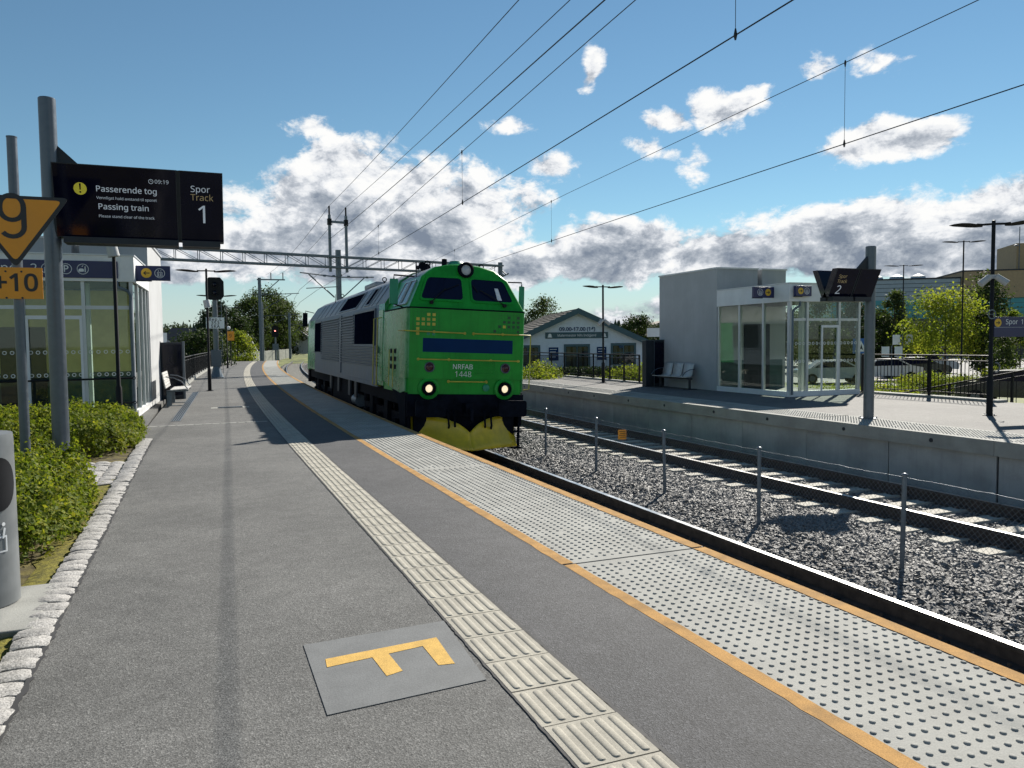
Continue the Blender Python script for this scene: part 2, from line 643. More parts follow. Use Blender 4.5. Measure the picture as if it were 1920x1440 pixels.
m_greens = M('loco_green_sheen', (.018, .265, .050), .28, spec=.3, var=.16, vscale=3.0, coat=.08, streak=.6, col2=(.07, .30, .13), bump=.05, bscale=12)  # side green: pale tone and streaks imitate glossy reflections
m_mirrorg = M('mirror_green', (.012, .24, .13), .4, var=.06)
m_silver = M('loco_silver', (.105, .132, .170), .45, metal=.0, spec=.15, var=.14, vscale=2.0, streak=.35)
m_roof = M('loco_roof_grey', (.25, .27, .30), .5, metal=.0, spec=.3, var=.16, vscale=1.5, streak=.3)
m_locob = M('loco_black', (.006, .008, .014), .85, var=.4, vscale=5, spec=.06)
m_grille = M('dark_grille', (.004, .006, .016), .95, var=.2, spec=.0)
m_bogie = M('loco_running_gear', (.008, .009, .013), .85, var=.5, vscale=6, spec=.08)
m_lband = M('loco_blue_band', (.004, .028, .100), .7, var=.05, spec=.1)
m_lglass = M('loco_windscreen', (.003, .005, .024), .06, var=.1, spec=.3)
m_plough = M('plough_yellow', (.58, .44, .012), .38, var=.12, vscale=4, streak=.15, coat=.2)
m_handy = M('handrail_yellow', (.50, .42, .05), .45, var=.2)
m_lens = M('lamp_lens', (.7, .7, .65), .12, var=.05, emit=(1.0, .80, .50), estr=.55)
m_lensoff = M('lamp_lens_off', (.45, .48, .52), .1, var=.1)
m_redl = M('red_lens', (.05, .004, .012), .12, var=.1)
m_wire = M('wire', (.02, .021, .024), .5, metal=.4)
m_chain = M('chain_link_wire', (.20, .215, .23), .45, metal=.6)
m_bark = M('bark', (.075, .055, .040), .9, var=.4, vscale=8, bump=.8, bscale=20)
m_leaf_sh = leaf_mat('shrub_leaf', (.035, .062, .010), (.115, .155, .020), (.33, .31, .045), 34, .42)
m_leaf_dk = leaf_mat('dark_leaf', (.012, .024, .010), (.028, .048, .018), (.06, .085, .03), 2.2, .3)
m_leaf_md = leaf_mat('birch_leaf', (.020, .036, .014), (.045, .068, .025), (.095, .12, .045), 2.5, .4)
m_leaf_br = leaf_mat('maple_leaf', (.045, .080, .012), (.155, .195, .03), (.33, .33, .06), 3.0, .55)
m_conif = leaf_mat('conifer_needles', (.010, .022, .012), (.022, .042, .020), (.040, .065, .030), 1.2, .15)
m_forest = M('forest_green', (.020, .042, .024), .9, var=.5, vscale=.15, world=True, col2=(.035, .06, .03))


# ------------------------------------------------------------------ the line: straight, then a gentle right-hand curve
def cx(y):
    return max(0.0, y - 10.0) ** 2 / 1364.0


def hd(y):
    return math.atan(2 * max(0.0, y - 10.0) / 1364.0)


def on(x, y, z=0.0):
    """a place given by its offset across the line and distance along it"""
    return Vector((x + cx(y), y, z))


def path(x, y0, y1, z, step=3.0):
    n = max(2, int((y1 - y0) / step) + 1)
    out = []
    for i in range(n):
        y = y0 + (y1 - y0) * i / (n - 1)
        a = hd(y)
        out.append((on(x, y, z), (math.cos(a), -math.sin(a))))
    return out


def strip(mb, x0, x1, y0, y1, z, step=3.0, m=0):
    n = max(2, int((y1 - y0) / step) + 1)
    vs, fs = [], []
    for i in range(n):
        y = y0 + (y1 - y0) * i / (n - 1)
        vs += [on(x0, y, z), on(x1, y, z)]
    for i in range(n - 1):
        fs.append((2 * i, 2 * i + 1, 2 * i + 3, 2 * i + 2))
    return mb.add(vs, fs, m)


T1, T2 = 5.08, 9.87
RAIL_Z = -0.80
P1_EDGE, P2_EDGE = 3.57, 11.32
GZ = -1.15

# ground, reaching the horizon
mb = MB()
mb.add([(-4000, -4000, GZ), (4000, -4000, GZ), (4000, 4000, GZ), (-4000, 4000, GZ)], [(0, 1, 2, 3)])
tag(mb.build('ground', m_grass), kind='structure')

# left platform: asphalt body with a seat for the edge slabs
pl1 = tag(thing('platform', None, None), kind='structure')
mb = MB()
sec = [(-.815, 0), (2.36, 0), (2.36, -.23), (3.40, -.23), (3.40, -1.3), (-.815, -1.3)]
mb.sweep(sec, path(0, -12, 80, 0, 2.0))
mb.build('platform_body', m_asph, pl1)
mb = MB()
mb.sweep([(-1.05, 0), (-.815, 0), (-.815, -1.3), (-1.05, -1.3)], path(0, 14.5, 80, 0, 2.0))
mb.build('platform_body', m_asph, pl1)
mb = MB()
strip(mb, 1.632, 2.358, -12, 80, .004, 2.0)
mb.build('asphalt_margin', m_asph_d, pl1)
mb = MB().bx(-9.0, -1.05, 15.2, 28.0, -1.3, -.006)
mb.build('forecourt', m_asph, pl1)


# edge slabs with rows of small studs
def stud_field(nx, ny, pitch, x0, y0, r=.0145, h=.0075, seed=1):
    rg = random.Random(seed)
    vs, fs = [], []
    n = 8
    for i in range(nx):
        for j in range(ny):
            if rg.random() < .012:
                continue
            px, py = x0 + i * pitch, y0 + j * pitch
            k = 1 if rg.random() > .06 else .6
            b = len(vs)
            for rr, zz in ((r, 0), (r * .86, h * .75 * k), (r * .52, h * k)):
                for t in range(n):
                    a = 2 * PI * t / n
                    vs.append((px + rr * math.cos(a), py + rr * math.sin(a), zz))
            for lv in (0, n):
                for t in range(n):
                    fs.append((b + lv + t, b + lv + (t + 1) % n, b + lv + n + (t + 1) % n, b + lv + n + t))
            fs.append(tuple(b + 2 * n + t for t in range(n)))
    me = bpy.data.meshes.new('stud_field')
    me.from_pydata(vs, [], fs)
    me.materials.append(m_conc)
    me.shade_smooth()
    return me


SL = 4.52
slab_me = MB().bx(2.365, P1_EDGE, -SL / 2 + .012, SL / 2 - .012, -.225, 0.0).mesh('edge_slab', m_conc)
stud_me = stud_field(15, 64, .0682, 2.485, -SL / 2 + .11)
line_in = MB()
line_out = MB()
rg = random.Random(3)
npt = 40
for mbx, xa, xb in ((line_in, 2.358, 2.452), (line_out, 3.462, P1_EDGE - .004)):
    vs, fs = [], []
    for i in range(npt + 1):
        y = -SL / 2 + .014 + (SL - .028) * i / npt
        j = rg.uniform(-.006, .006)
        if mbx is line_in:
            vs += [(xa + j, y, .005), (xb + rg.uniform(-.003, .003), y, .005)]
        else:
            vs += [(xa + rg.uniform(-.004, .004), y, .005), (xb, y, .005)]
    for i in range(npt):
        fs.append((2 * i, 2 * i + 1, 2 * i + 3, 2 * i + 2))
    mbx.add(vs, fs)
lin_me, lout_me = line_in.mesh('painted_line', m_yline), line_out.mesh('painted_line', m_yline)
joint_me = MB().bx(2.37, P1_EDGE - .01, -.014, .014, -.2, -.004).mesh('joint_filler', m_joint)
for k in range(-3, 17):
    yc = 4.93 + SL * (k + .5)
    p = on(0, yc)
    rz = -hd(yc)
    sl = obj('edge_slab', slab_me, pl1, p + Vector((0, 0, rg.uniform(-.002, .002))), (0, 0, rz))
    if yc < 60:
        st = obj('stud_field', stud_me, sl)
        st['kind'] = 'stuff'
    obj('painted_line', lin_me, sl)
    obj('painted_line', lout_me, sl)
    yj = 4.93 + SL * k
    obj('joint_filler', joint_me, pl1, on(0, yj), (0, 0, -hd(yj)))
mb = MB()
mb.sweep([(3.40, -.24), (3.42, -.24), (3.42, -1.3), (3.40, -1.3)], path(0, -12, 80, 0, 2.0))
mb.build('retaining_wall', m_concw, pl1)

# guiding strip: one tile after the other, five bars each
TL, TW = .346, .352
tmb = MB()
tmb.bx(-TW / 2 + .004, TW / 2 - .004, -TL / 2 + .004, TL / 2 - .004, -.03, .006)
for i in range(5):
    x = -TW / 2 + .046 + i * .065
    pts = rpoly([(x - .0195, -TL / 2 + .022), (x + .0195, -TL / 2 + .022), (x + .0195, TL / 2 - .022), (x - .0195, TL / 2 - .022)], .018, 3)
    n = len(pts)
    mid_ = [(x + (px - x) * .82, py * .992) for px, py in pts]
    top = [(x + (px - x) * .42, py * .98) for px, py in pts]
    tmb.add([(a, b, .0055) for a, b in pts] + [(a, b, .0090) for a, b in mid_] + [(a, b, .0115) for a, b in top], [(k_ * n + j, k_ * n + (j + 1) % n, (k_ + 1) * n + (j + 1) % n, (k_ + 1) * n + j) for k_ in (0, 1) for j in range(n)] + [tuple(range(2 * n, 3 * n))])
tile_me = tmb.mesh('tactile_tile', m_tile)
for k in range(-20, 216):
    yc = 2.853 + TL / 2 + TL * k
    obj('tactile_tile', tile_me, pl1, on(1.442 + rg.uniform(-.002, .002), yc, rg.uniform(-.001, .001)), (0, 0, -hd(yc) + rg.uniform(-.004, .004)))

# dark strips paint shaded ragged gaps where the asphalt meets tiles, slabs and kerb
def seam(x, wl, wr, y0, y1, step, z, amp):
    vs, fs = [], []
    n_ = int((y1 - y0) / step)
    for i in range(n_ + 1):
        y_ = y0 + (y1 - y0) * i / n_
        vs += [on(x - wl - abs(rg.gauss(0, amp)), y_, z), on(x + wr + abs(rg.gauss(0, amp)), y_, z)]
    for i in range(n_):
        fs.append((2 * i, 2 * i + 1, 2 * i + 3, 2 * i + 2))
    return MB().add(vs, fs).build('dark_gap_strip', m_joint, pl1)


seam(1.262, .003, .004, -2, 40, .035, .0052, .004)
seam(1.624, .004, .007, -2, 40, .035, .0052, .006)
seam(2.352, .006, .006, -2, 40, .05, .0046, .007)
seam(-.812, .008, .006, -2, 14.4, .04, .0046, .009)

# marking foil with the sector letter
mk = tag(thing('sector_marking', 'grey foil square stuck to the asphalt with a yellow letter F', 'floor marking', (0, 0, 0)))
mb = MB()
mb.prism([(.46, 3.318), (1.212, 3.378), (1.252, 4.206), (.461, 4.158)], .0015, .0045, lambda u, v, d: (u, v, d))
mb.build('marking_foil', m_patch, mk)
mb = MB()
F = [(.533, 3.815), (.765, 3.847), (.783, 3.600), (.868, 3.628), (.852, 3.860), (1.040, 3.888), (1.048, 3.622), (1.128, 3.608), (1.140, 3.975), (.541, 3.920)]
mb.prism(F, .0047, .0065, lambda u, v, d: (u, v, d))
text_o = mb.build('letter', m_yF, mk)

# expansion strip, drain grate and slot channel in the asphalt
mb = MB().bx(-1.10, 1.25, 16.78, 16.92, -.02, .004)
for i in range(14):
    mb.bx(-1.0 + i * .165, -.97 + i * .165, 16.82, 16.88, .004, .009)
tag(mb.build('expansion_strip', m_conc, None, rot=(0, 0, R(2.0))), 'pale studded expansion strip set across the platform asphalt', 'joint strip').location = (.59, 0, 0)
gr = thing('drain_grate', 'dark ribbed inspection grate with pale frame in the asphalt', 'grate', (.665, 21.05, 0), R(-1))
box('frame', m_conc, gr, -.46, .46, -.18, .18, -.03, .005)
box('pit', m_black, gr, -.30, .30, -.14, .14, .005, .007)
for i in range(9):
    box('bar', m_galvd, gr, -.29, .29, -.125 + i * .03, -.113 + i * .03, .007, .016)
ch = thing('slot_drain', 'long narrow slotted drain channel sunk in the asphalt by the lift house', 'drain', (-.36, 23.2, 0), R(-1.85))
box('channel', m_galvd, ch, -.09, .09, -5.4, 5.4, -.05, .004)
for i in range(4):
    box('slot', m_black, ch, -.075 + i * .042, -.055 + i * .042, -5.38, 5.38, .004, .0055)

# ------------------------------------------------------------------ right platform
pl2 = tag(thing('far_platform', None, None), kind='structure')
mb = MB()
mb.sweep([(12.52, 0), (18.35, 0), (18.35, -1.3), (11.45, -1.3), (11.45, -.24), (12.52, -.24)], path(0, -12, 22, 0, 2.0))
mb.build('platform_body', m_asph2, pl2)
mb = MB()
mb.sweep([(12.52, 0), (15.35, 0), (15.35, -1.3), (11.45, -1.3), (11.45, -.24), (12.52, -.24)], path(0, 22, 84, 0, 2.0))
mb.build('platform_body', m_asph2, pl2)
S2 = 4.12
slab2_me = MB().bx(P2_EDGE, 12.515, -S2 / 2 + .006, S2 / 2 - .006, -.235, .0).mesh('edge_slab', m_conc)
stud2_me = stud_field(14, 58, .0682, P2_EDGE + .16, -S2 / 2 + .12, seed=2)
plug_me = MB().cyl((0, 0, 0), (-.012, 0, 0), .035, n=10).mesh('lifting_plug', m_anthr)
for k in range(-4, 19):
    yc = 8.24 + S2 * (k + .5)
    sl = obj('edge_slab', slab2_me, pl2, on(0, yc), (0, 0, -hd(yc)))
    if yc < 50:
        st = obj('stud_field', stud2_me, sl)
        st['kind'] = 'stuff'
    for dy in (-.95, .95):
        obj('lifting_plug', plug_me, sl, (P2_EDGE + .001, dy, -.115))
pan_me = MB().bx(11.415, 11.4415, -1.009, 1.009, -1.2, -.242).mesh('wall_panel', m_concw)
for k in range(-9, 38):
    yc = 8.24 + 2.06 * (k + .5)
    obj('wall_panel', pan_me, pl2, on(0, yc), (0, 0, -hd(yc)))
mb = MB()
mb.sweep([(11.442, -.24), (11.448, -.24), (11.448, -1.25), (11.442, -1.25)], path(0, -12, 84, 0, 2.0))
mb.build('wall_backing', m_joint, pl2)

# ------------------------------------------------------------------ tracks
bedsec = [(3.43, -1.06), (5.0, -1.035), (6.25, -1.0), (6.95, -.93), (8.2, -1.02), (9.87, -1.05), (11.42, -1.06), (11.42, -1.35), (3.43, -1.35)]
mb = MB()
mb.sweep(bedsec, path(0, -12, 190, 0, 3.0))
bed = tag(mb.build('track_bed', m_bed), kind='structure')

rail_sec = [(-.036, 0), (.036, 0), (.038, -.012), (.036, -.038), (.010, -.050), (.010, -.142), (.070, -.158), (.070, -.170), (-.070, -.170), (-.070, -.158), (-.010, -.142), (-.010, -.050), (-.036, -.038), (-.038, -.012)]
rail_mat = [1] + [0] * 13
slp = MB()
slp.hexa([(-1.3, -.14, -.2), (1.3, -.14, -.2), (1.3, .14, -.2), (-1.3, .14, -.2), (-1.28, -.115, 0), (1.28, -.115, 0), (1.28, .115, 0), (-1.28, .115, 0)])
slp_me = slp.mesh('sleeper', m_sleeper)
clip = MB()
for sx in (-1, 1):
    clip.bx(sx * .115 - .035, sx * .115 + .035, -.06, .06, 0, .03)
    clip.cyl((sx * .115, 0, .03), (sx * .115, 0, .06), .016, n=6)
clip_me = clip.mesh('rail_clip', m_rust)
for tname, tx, y1 in (('near_track', T1, 190), ('far_track', T2, 190)):
    tr = tag(thing(tname, None, None), kind='structure')
    for sx in (-.753, .753):
        z = RAIL_Z + (.03 if (tx == T1 and sx < 0) else 0)
        MB().sweep(rail_sec, path(tx + sx, -12, y1, z, 2.0), 0, rail_mat).build('rail', [m_rust, m_railtop], tr)
    k = 0
    y = -5.0
    while y < (105 if tx == T1 else 60):
        s_ = obj('sleeper', slp_me, tr, on(tx + rg.uniform(-.015, .015), y, RAIL_Z - .172), (0, 0, -hd(y) + rg.uniform(-.006, .006)))
        if y < 26:
            for sx in (-.753, .753):
                obj('rail_clip', clip_me, s_, (sx, 0, 0))
        y += .60


# loose ballast: crushed stones strewn over the bed
def ballast_nodes(dens):
    t = bpy.data.node_groups.new('ballast_scatter', 'GeometryNodeTree')
    t.interface.new_socket('Geometry', in_out='INPUT', socket_type='NodeSocketGeometry')
    t.interface.new_socket('Geometry', in_out='OUTPUT', socket_type='NodeSocketGeometry')
    nd = t.nodes
    gi, go = nd.new('NodeGroupInput'), nd.new('NodeGroupOutput')
    dp = nd.new('GeometryNodeDistributePointsOnFaces')
    dp.distribute_method = 'RANDOM'
    dp.inputs['Density'].default_value = dens
    t.links.new(gi.outputs[0], dp.inputs['Mesh'])
    join = nd.new('GeometryNodeJoinGeometry')
    for i in range(5):
        ico = nd.new('GeometryNodeMeshIcoSphere')
        ico.inputs['Radius'].default_value = .5
        ico.inputs['Subdivisions'].default_value = 1
        sp = nd.new('GeometryNodeSetPosition')
        rv = nd.new('FunctionNodeRandomValue')
        rv.data_type = 'FLOAT_VECTOR'
        rv.inputs[0].default_value = (-.26, -.26, -.26)
        rv.inputs[1].default_value = (.26, .26, .26)
        rv.inputs['Seed'].default_value = 31 + i
        t.links.new(ico.outputs[0], sp.inputs[0])
        t.links.new(rv.outputs[0], sp.inputs['Offset'])
        tf = nd.new('GeometryNodeTransform')
        tf.inputs['Scale'].default_value = [(1.2, .8, .6), (1, .9, .75), (1.4, .7, .5), (.9, .8, .9), (1.3, 1.0, .55)][i]
        t.links.new(sp.outputs[0], tf.inputs[0])
        mt = nd.new('GeometryNodeSetMaterial')
        mt.inputs['Material'].default_value = m_stone
        t.links.new(tf.outputs[0], mt.inputs[0])
        gti = nd.new('GeometryNodeGeometryToInstance')
        t.links.new(mt.outputs[0], gti.inputs[0])
        t.links.new(gti.outputs[0], join.inputs[0])
    iop = nd.new('GeometryNodeInstanceOnPoints')
    iop.inputs['Pick Instance'].default_value = True
    t.links.new(dp.outputs['Points'], iop.inputs['Points'])
    t.links.new(join.outputs[0], iop.inputs['Instance'])
    rr = nd.new('FunctionNodeRandomValue')
    rr.data_type = 'FLOAT_VECTOR'
    rr.inputs[0].default_value = (-.7, -.7, 0)
    rr.inputs[1].default_value = (.7, .7, 6.28)
    t.links.new(rr.outputs[0], iop.inputs['Rotation'])
    rs = nd.new('FunctionNodeRandomValue')
    rs.data_type = 'FLOAT'
    rs.inputs[2].default_value = .034
    rs.inputs[3].default_value = .088
    rs.inputs['Seed'].default_value = 5
    t.links.new(rs.outputs[1], iop.inputs['Scale'])
    t.links.new(iop.outputs[0], go.inputs[0])
    return t


def ballast(name, secs, y0, y1, dens):
    mbb = MB()
    vs, fs = [], []
    n = max(2, int((y1 - y0) / 1.5))
    k = len(secs)
    for i in range(n + 1):
        y = y0 + (y1 - y0) * i / n
        vs += [on(u, y, w + .006) for u, w in secs]
    for i in range(n):
        for j in range(k - 1):
            fs.append((i * k + j, i * k + j + 1, (i + 1) * k + j + 1, (i + 1) * k + j))
    me = bpy.data.meshes.new(name)
    me.from_pydata(vs, [], fs)
    me.materials.append(m_bed)
    o = obj(name, me)
    o['kind'] = 'stuff'
    md = o.modifiers.new('stones', 'NODES')
    md.node_group = ballast_nodes(dens)
    return tag(o, 'grey crushed stone ballast strewn between the rails and platforms', 'ballast')


ballast('ballast', [(5.0, -1.04), (6.1, -1.0), (6.95, -.925), (7.9, -.985), (8.55, -1.025), (9.87, -1.035), (11.41, -1.03)], 2.2, 15, 1250)
ballast('ballast', [(5.0, -1.04), (6.1, -1.0), (6.95, -.925), (7.9, -.985), (8.55, -1.025), (9.87, -1.035), (11.41, -1.03)], 15, 34, 700)
ballast('ballast', [(3.5, -1.05), (5.0, -1.03), (6.6, -.99)], 34, 100, 300)

# low chain-link fence between the tracks
fx = 6.98
fy = [3.75 + 2.33 * i for i in range(12)]
fe = thing('chain_link_fence', 'low galvanised chain link fence standing in the ballast between the tracks', 'fence')
pm = MB().cyl((0, 0, -1.1), (0, 0, .12), .026, n=10).mesh('post', m_galvd)
cap_me = MB().lathe([(.026, 0), (.036, .004), (.036, .016), (.022, .03), (.004, .034)], 10).mesh('post_cap', m_galv)
for y in fy:
    p = obj('post', pm, fe, (fx, y, 0), (rg.uniform(-.02, .02), rg.uniform(-.02, .02), 0))
    obj('post_cap', cap_me, p, (0, 0, .118))
mb = MB()
zt, zb, pit = .085, -.93, .062
y0, y1 = 1.6, fy[-1]
hgt = zt - zb
k = y0 - hgt
while k < y1:
    for sgn in (1, -1):
        a, b = (k, zb), (k + hgt, zt)
        if sgn < 0:
            a, b = (k, zt), (k + hgt, zb)
        if a[0] < y0:
            f_ = (y0 - a[0]) / hgt
            a = (y0, a[1] + (b[1] - a[1]) * f_)
        if b[0] > y1:
            f_ = (y1 - a[0]) / (b[0] - a[0])
            b = (y1, a[1] + (b[1] - a[1]) * f_)
        mb.cyl((fx + .028, a[0], a[1]), (fx + .028, b[0], b[1]), .0016, n=3, cap=False)
    k += pit
net = mb.build('wire_netting', m_chain, fe)
net['kind'] = 'stuff'
mb = MB()
pts = []
y = y0
while y < y1:
    pts.append((fx + .028 + rg.uniform(-.006, .006), y, zt + .012 + rg.uniform(-.007, .006)))
    y += .16
mb.tube(pts, .0028, 4)
mb.build('top_wire', m_galv, fe)
tg = thing('fence_notice', 'small yellow warning plate hung on the chain link fence', 'sign', (fx - .02, 12.05, -.06))
box('plate', m_orange, tg, -.004, .004, -.075, .075, -.10, .07, rot=(0, 0, R(75)))
for i in range(4):
    box('text_line', m_signk, tg, -.006, -.004, -.06, .06 - .02 * (i % 2), .04 - .035 * i, .050 - .035 * i, rot=(0, 0, R(75)))


# ------------------------------------------------------------------ the diesel locomotive
lo = thing('locomotive', 'green and silver diesel locomotive with yellow snow plough running along the platform', 'locomotive', (5.10, 15.33, -.785))
lo.rotation_euler = (0, R(2.3), R(-.85))
L_END = 17.9
HW = 1.30


def rake(w):
    return .05 + max(0, w - 3.08) * .40


# lower cab: plan with chamfered corners
plan = [(-HW, 2.3), (-HW, .16), (-HW + .05, .05), (-HW + .16, 0), (HW - .16, 0), (HW - .05, .05), (HW, .16), (HW, 2.3)]
mb = MB().prism(plan, 1.62, 3.06, lambda u, v, d: (u, v, d))
mb.m = [1 if all(abs(abs(mb.v[i][0]) - HW) < .051 for i in f) and max(mb.v[i][1] for i in f) > .1 else 0 for f in mb.f]
cab = mb.build('cab', [m_green, m_greens], lo, bevel=.012)
planb = [(u * .985, .045 + v * .98) for u, v in plan]
mb = MB().prism(planb, 1.30, 1.625, lambda u, v, d: (u, v, d))
mb.build('apron', m_green, lo)
# side skirts of the cab, flush with the side
for sx in (-1, 1):
    mb = MB()
    poly = [(.16, 1.62), (.16, 1.36), (.55, 1.30), (1.4, 1.36), (2.1, 1.46), (2.3, 1.50), (2.3, 1.62)]
    mb.prism(poly, sx * (HW - .03), sx * (HW + .001), lambda u, v, d: (d, u, v))
    mb.build('side_skirt', m_greens, lo)
# dark seam under the windscreen
mb = MB().prism([(u * 1.006, v - .006 if v < 1 else v) for u, v in plan], 3.055, 3.085, lambda u, v, d: (u, v, d))
mb.build('shoulder_seam', m_locob, lo)

# upper cab, loft of three rings; roof part silver from the second ring on
sec_u = [(-1.26, 3.08), (-.95, 3.74), (-.66, 3.955), (-.33, 4.03), (0, 4.055), (.33, 4.03), (.66, 3.955), (.95, 3.74), (1.26, 3.08)]
mb = MB()
rings = [[(u, rake(w), w) for u, w in sec_u], [(u, .62, w) for u, w in sec_u], [(u, 2.3, w) for u, w in sec_u]]
n = len(sec_u)
vs = rings[0] + rings[1] + rings[2]
fs = [tuple(range(n))]
ms = [0]
for r_ in range(2):
    for j in range(n - 1):
        fs.append((r_ * n + j, r_ * n + j + 1, (r_ + 1) * n + j + 1, (r_ + 1) * n + j))
        ms.append(1 if (r_ == 1 and 0 < j < n - 2) else 0)
fs.append(tuple(range(3 * n - 1, 2 * n - 1, -1)))
ms.append(0)
mb.add(vs, fs)
mb.m = ms
ucab = mb.build('upper_cab', [m_green, m_roof], lo, bevel=.03)


def fp(u, w, d):
    return (u, rake(w) - d, w)


for sx in (-1, 1):
    q = [(sx * .105, 3.27), (sx * 1.015, 3.27), (sx * .83, 3.725), (sx * .105, 3.735)]
    if sx < 0:
        q = q[::-1]
    gl = rpoly(q, .085, 4)
    c = (sum(p[0] for p in gl) / len(gl), sum(p[1] for p in gl) / len(gl))
    ou = [(c[0] + (u - c[0]) * 1.085, c[1] + (w - c[1]) * 1.19) for u, w in gl]
    ws = MB().prism(gl, .002, .014, fp).build('windscreen', m_lglass, lo)
    MB().ring(gl, ou, 0, .022, fp).build('frame', m_green, ws)
    wp = MB()
    bx0, bx1 = (-.80, -.47) if sx < 0 else (.80, .28)
    wp.tube([fp(bx0 if sx < 0 else bx0, 3.20, .05), fp((bx0 + bx1) / 2, 3.36, .06), fp(bx1, 3.50, .04)], .011, 5)
    wp.tube([fp(bx1 - .05, 3.45, .035), fp(bx1 + .30 * (1 if sx < 0 else -.5), 3.60, .035)], .009, 5)
    wp.cyl(fp(bx0, 3.19, 0), fp(bx0, 3.19, .07), .04, n=10)
    wp.build('wiper', m_black, ws)
mb = MB().prism([(.66, 3.30), (.76, 3.30), (.70, 3.56), (.62, 3.56)], .0145, .0165, fp)
mb.build('cab_notice', m_signw, lo)
# cab side windows on the sloping flank
for sx in (-1, 1):
    def sidep(u, w, d, sx=sx):
        t = (w - 3.08) / .66
        return (sx * (1.26 - .31 * t + d * .9), u, w + d * .42)
    q = rpoly([(.48, 3.18), (1.62, 3.18), (1.52, 3.66), (.62, 3.66)], .06, 3)
    sw = MB().prism(q, .004, .014, sidep).build('side_window', m_lglass, lo)
    fr = MB()
    for a, b in (((.98, 3.16), (1.02, 3.68)), ((1.10, 3.16), (1.14, 3.68))):
        fr.prism([(a[0], a[1]), (b[0], a[1]), (b[0], b[1]), (a[0], b[1])], .0145, .035, sidep)
    c = (1.05, 3.42)
    ou = [(c[0] + (u - c[0]) * 1.06, c[1] + (w - c[1]) * 1.12) for u, w in q]
    fr.ring(q, ou, 0, .026, sidep)
    fr.build('frame', m_alu, sw)

# roof headlamp and the front lamps
def lamp(parent, name, u, w, y, r_out, r_in, ring_mat, lens_mat, depth, back_mat=None):
    o = MB().lathe([(r_out * 1.0, 0), (r_out, -depth), (r_out * .86, -depth - .02), (r_in, -depth - .015), (r_in, -depth + .05)], 24, (u, y, w), axis='y').build(name, ring_mat, parent)
    MB().lathe([(r_in * .99, 0), (r_in * .9, -.02), (r_in * .5, -.034), (.004, -.038)], 20, (u, y - depth + .045, w), axis='y').build('lens', lens_mat, o)
    return o


lamp(lo, 'roof_headlamp', 0, 3.92, .42, .165, .118, m_locob, m_lensoff, .16)
for sx in (-1, 1):
    rg_ = MB().lathe([(.235, .06), (.225, -.02), (.17, -.04), (.15, -.03), (.15, .05)], 28, (sx * .83, .03, 1.42), axis='y').build('lamp_surround', m_green, lo)
    lamp(lo, 'headlamp', sx * .83, 1.42, .02, .145, .082, m_locob, m_lens, .05)
    rr_ = MB().lathe([(.108, .0), (.108, -.018), (.094, -.026), (.084, -.020), (.084, .0)], 24, (sx * .83, 0, 1.86), axis='y').build('marker_lamp', m_galv, lo)
    MB().lathe([(.083, -.002), (.07, -.014), (.003, -.02)], 20, (sx * .83, 0, 1.86), axis='y').build('lens', m_redl, rr_)
MB().lathe([(.075, .05), (.075, .02), (.06, .012), (.01, .010)], 16, (.42, 0, 1.44), axis='y').build('blank_cover', m_mirrorg, lo)
# blue band, lettering, louvre
box('front_band', m_lband, lo, -.98, .985, -.004, 0, 2.17, 2.455)
text('NRFAB', .150, m_signw, lo, (-.115, -.005, 1.875), extrude=.0015)
text('1448', .175, m_signw, lo, (-.105, -.005, 1.72), extrude=.0015, bold=-.002)
lv = box('louvre', m_green, lo, .14, .60, -.012, 0, 1.70, 2.03)
for i in range(10):
    box('louvre_slat', m_green, lv, .16, .58, -.024, -.010, 1.715 + i * .031, 1.732 + i * .031, rot=None)
# square pixels of the livery
sq_y, sq_g, sq_d = m_signy, m_mirrorg, M('livery_dark_green', (.006, .075, .02), .45, var=.05)
left = ['..YY.', 'yYYY.', 'YYYY.', 'Y....', 'Y.gg.']
for r_, row in enumerate(left):
    for c_, ch_ in enumerate(row):
        if ch_ in 'Yyg':
            u, w = -1.125 + c_ * .112, 2.965 - r_ * .098
            box('livery_square', m_handy if ch_ != 'g' else m_mirrorg, lo, u, u + .066, -.0035, 0, w - .06, w)
for c_, r_, k_ in [(1, 0, 'd'), (3, 0, 'd'), (0, 1, 'd'), (1, 1, 'd'), (2, 1, 'd'), (3, 1, 'd'), (-1, 2, 'd'), (0, 2, 'Y'), (1, 2, 'd'), (2, 2, 'd'), (3, 2, 'd'), (-2, 3, 'd'), (3, 3, 'd')]:
    u, w = .755 + c_ * .105, 2.965 - r_ * .098
    box('livery_square', m_handy if k_ == 'Y' else sq_d, lo, u, u + .06, -.0035, 0, w - .055, w)
mb = MB()
for i in range(9):
    mb.bx(-1.18 + i * .065, -1.1775 + i * .065, -.0016, 0, 2.55, 3.02)
for i in range(7):
    mb.bx(-1.2, -.62, -.0016, 0, 2.56 + i * .07, 2.5625 + i * .07)
mb.build('livery_grid', sq_d, lo)
mb = MB()
for i in range(8):
    mb.bx(.66 + i * .065, .6625 + i * .065, -.0016, 0, 2.55, 3.02)
for i in range(7):
    mb.bx(.62, 1.2, -.0016, 0, 2.56 + i * .07, 2.5625 + i * .07)
mb.build('livery_grid', sq_d, lo)


# handrails
def rail_(pts, r=.013, mat=m_handy, name='handrail', feet=()):
    o = MB().tube(pts, r, 6)
    for p in feet:
        o.cyl(p, (p[0], 0, p[2]), .012, n=6)
        o.lathe([(.03, .0), (.03, -.012)], 8, (p[0], 0, p[2]), axis='y')
    return o.build(name, mat, lo)


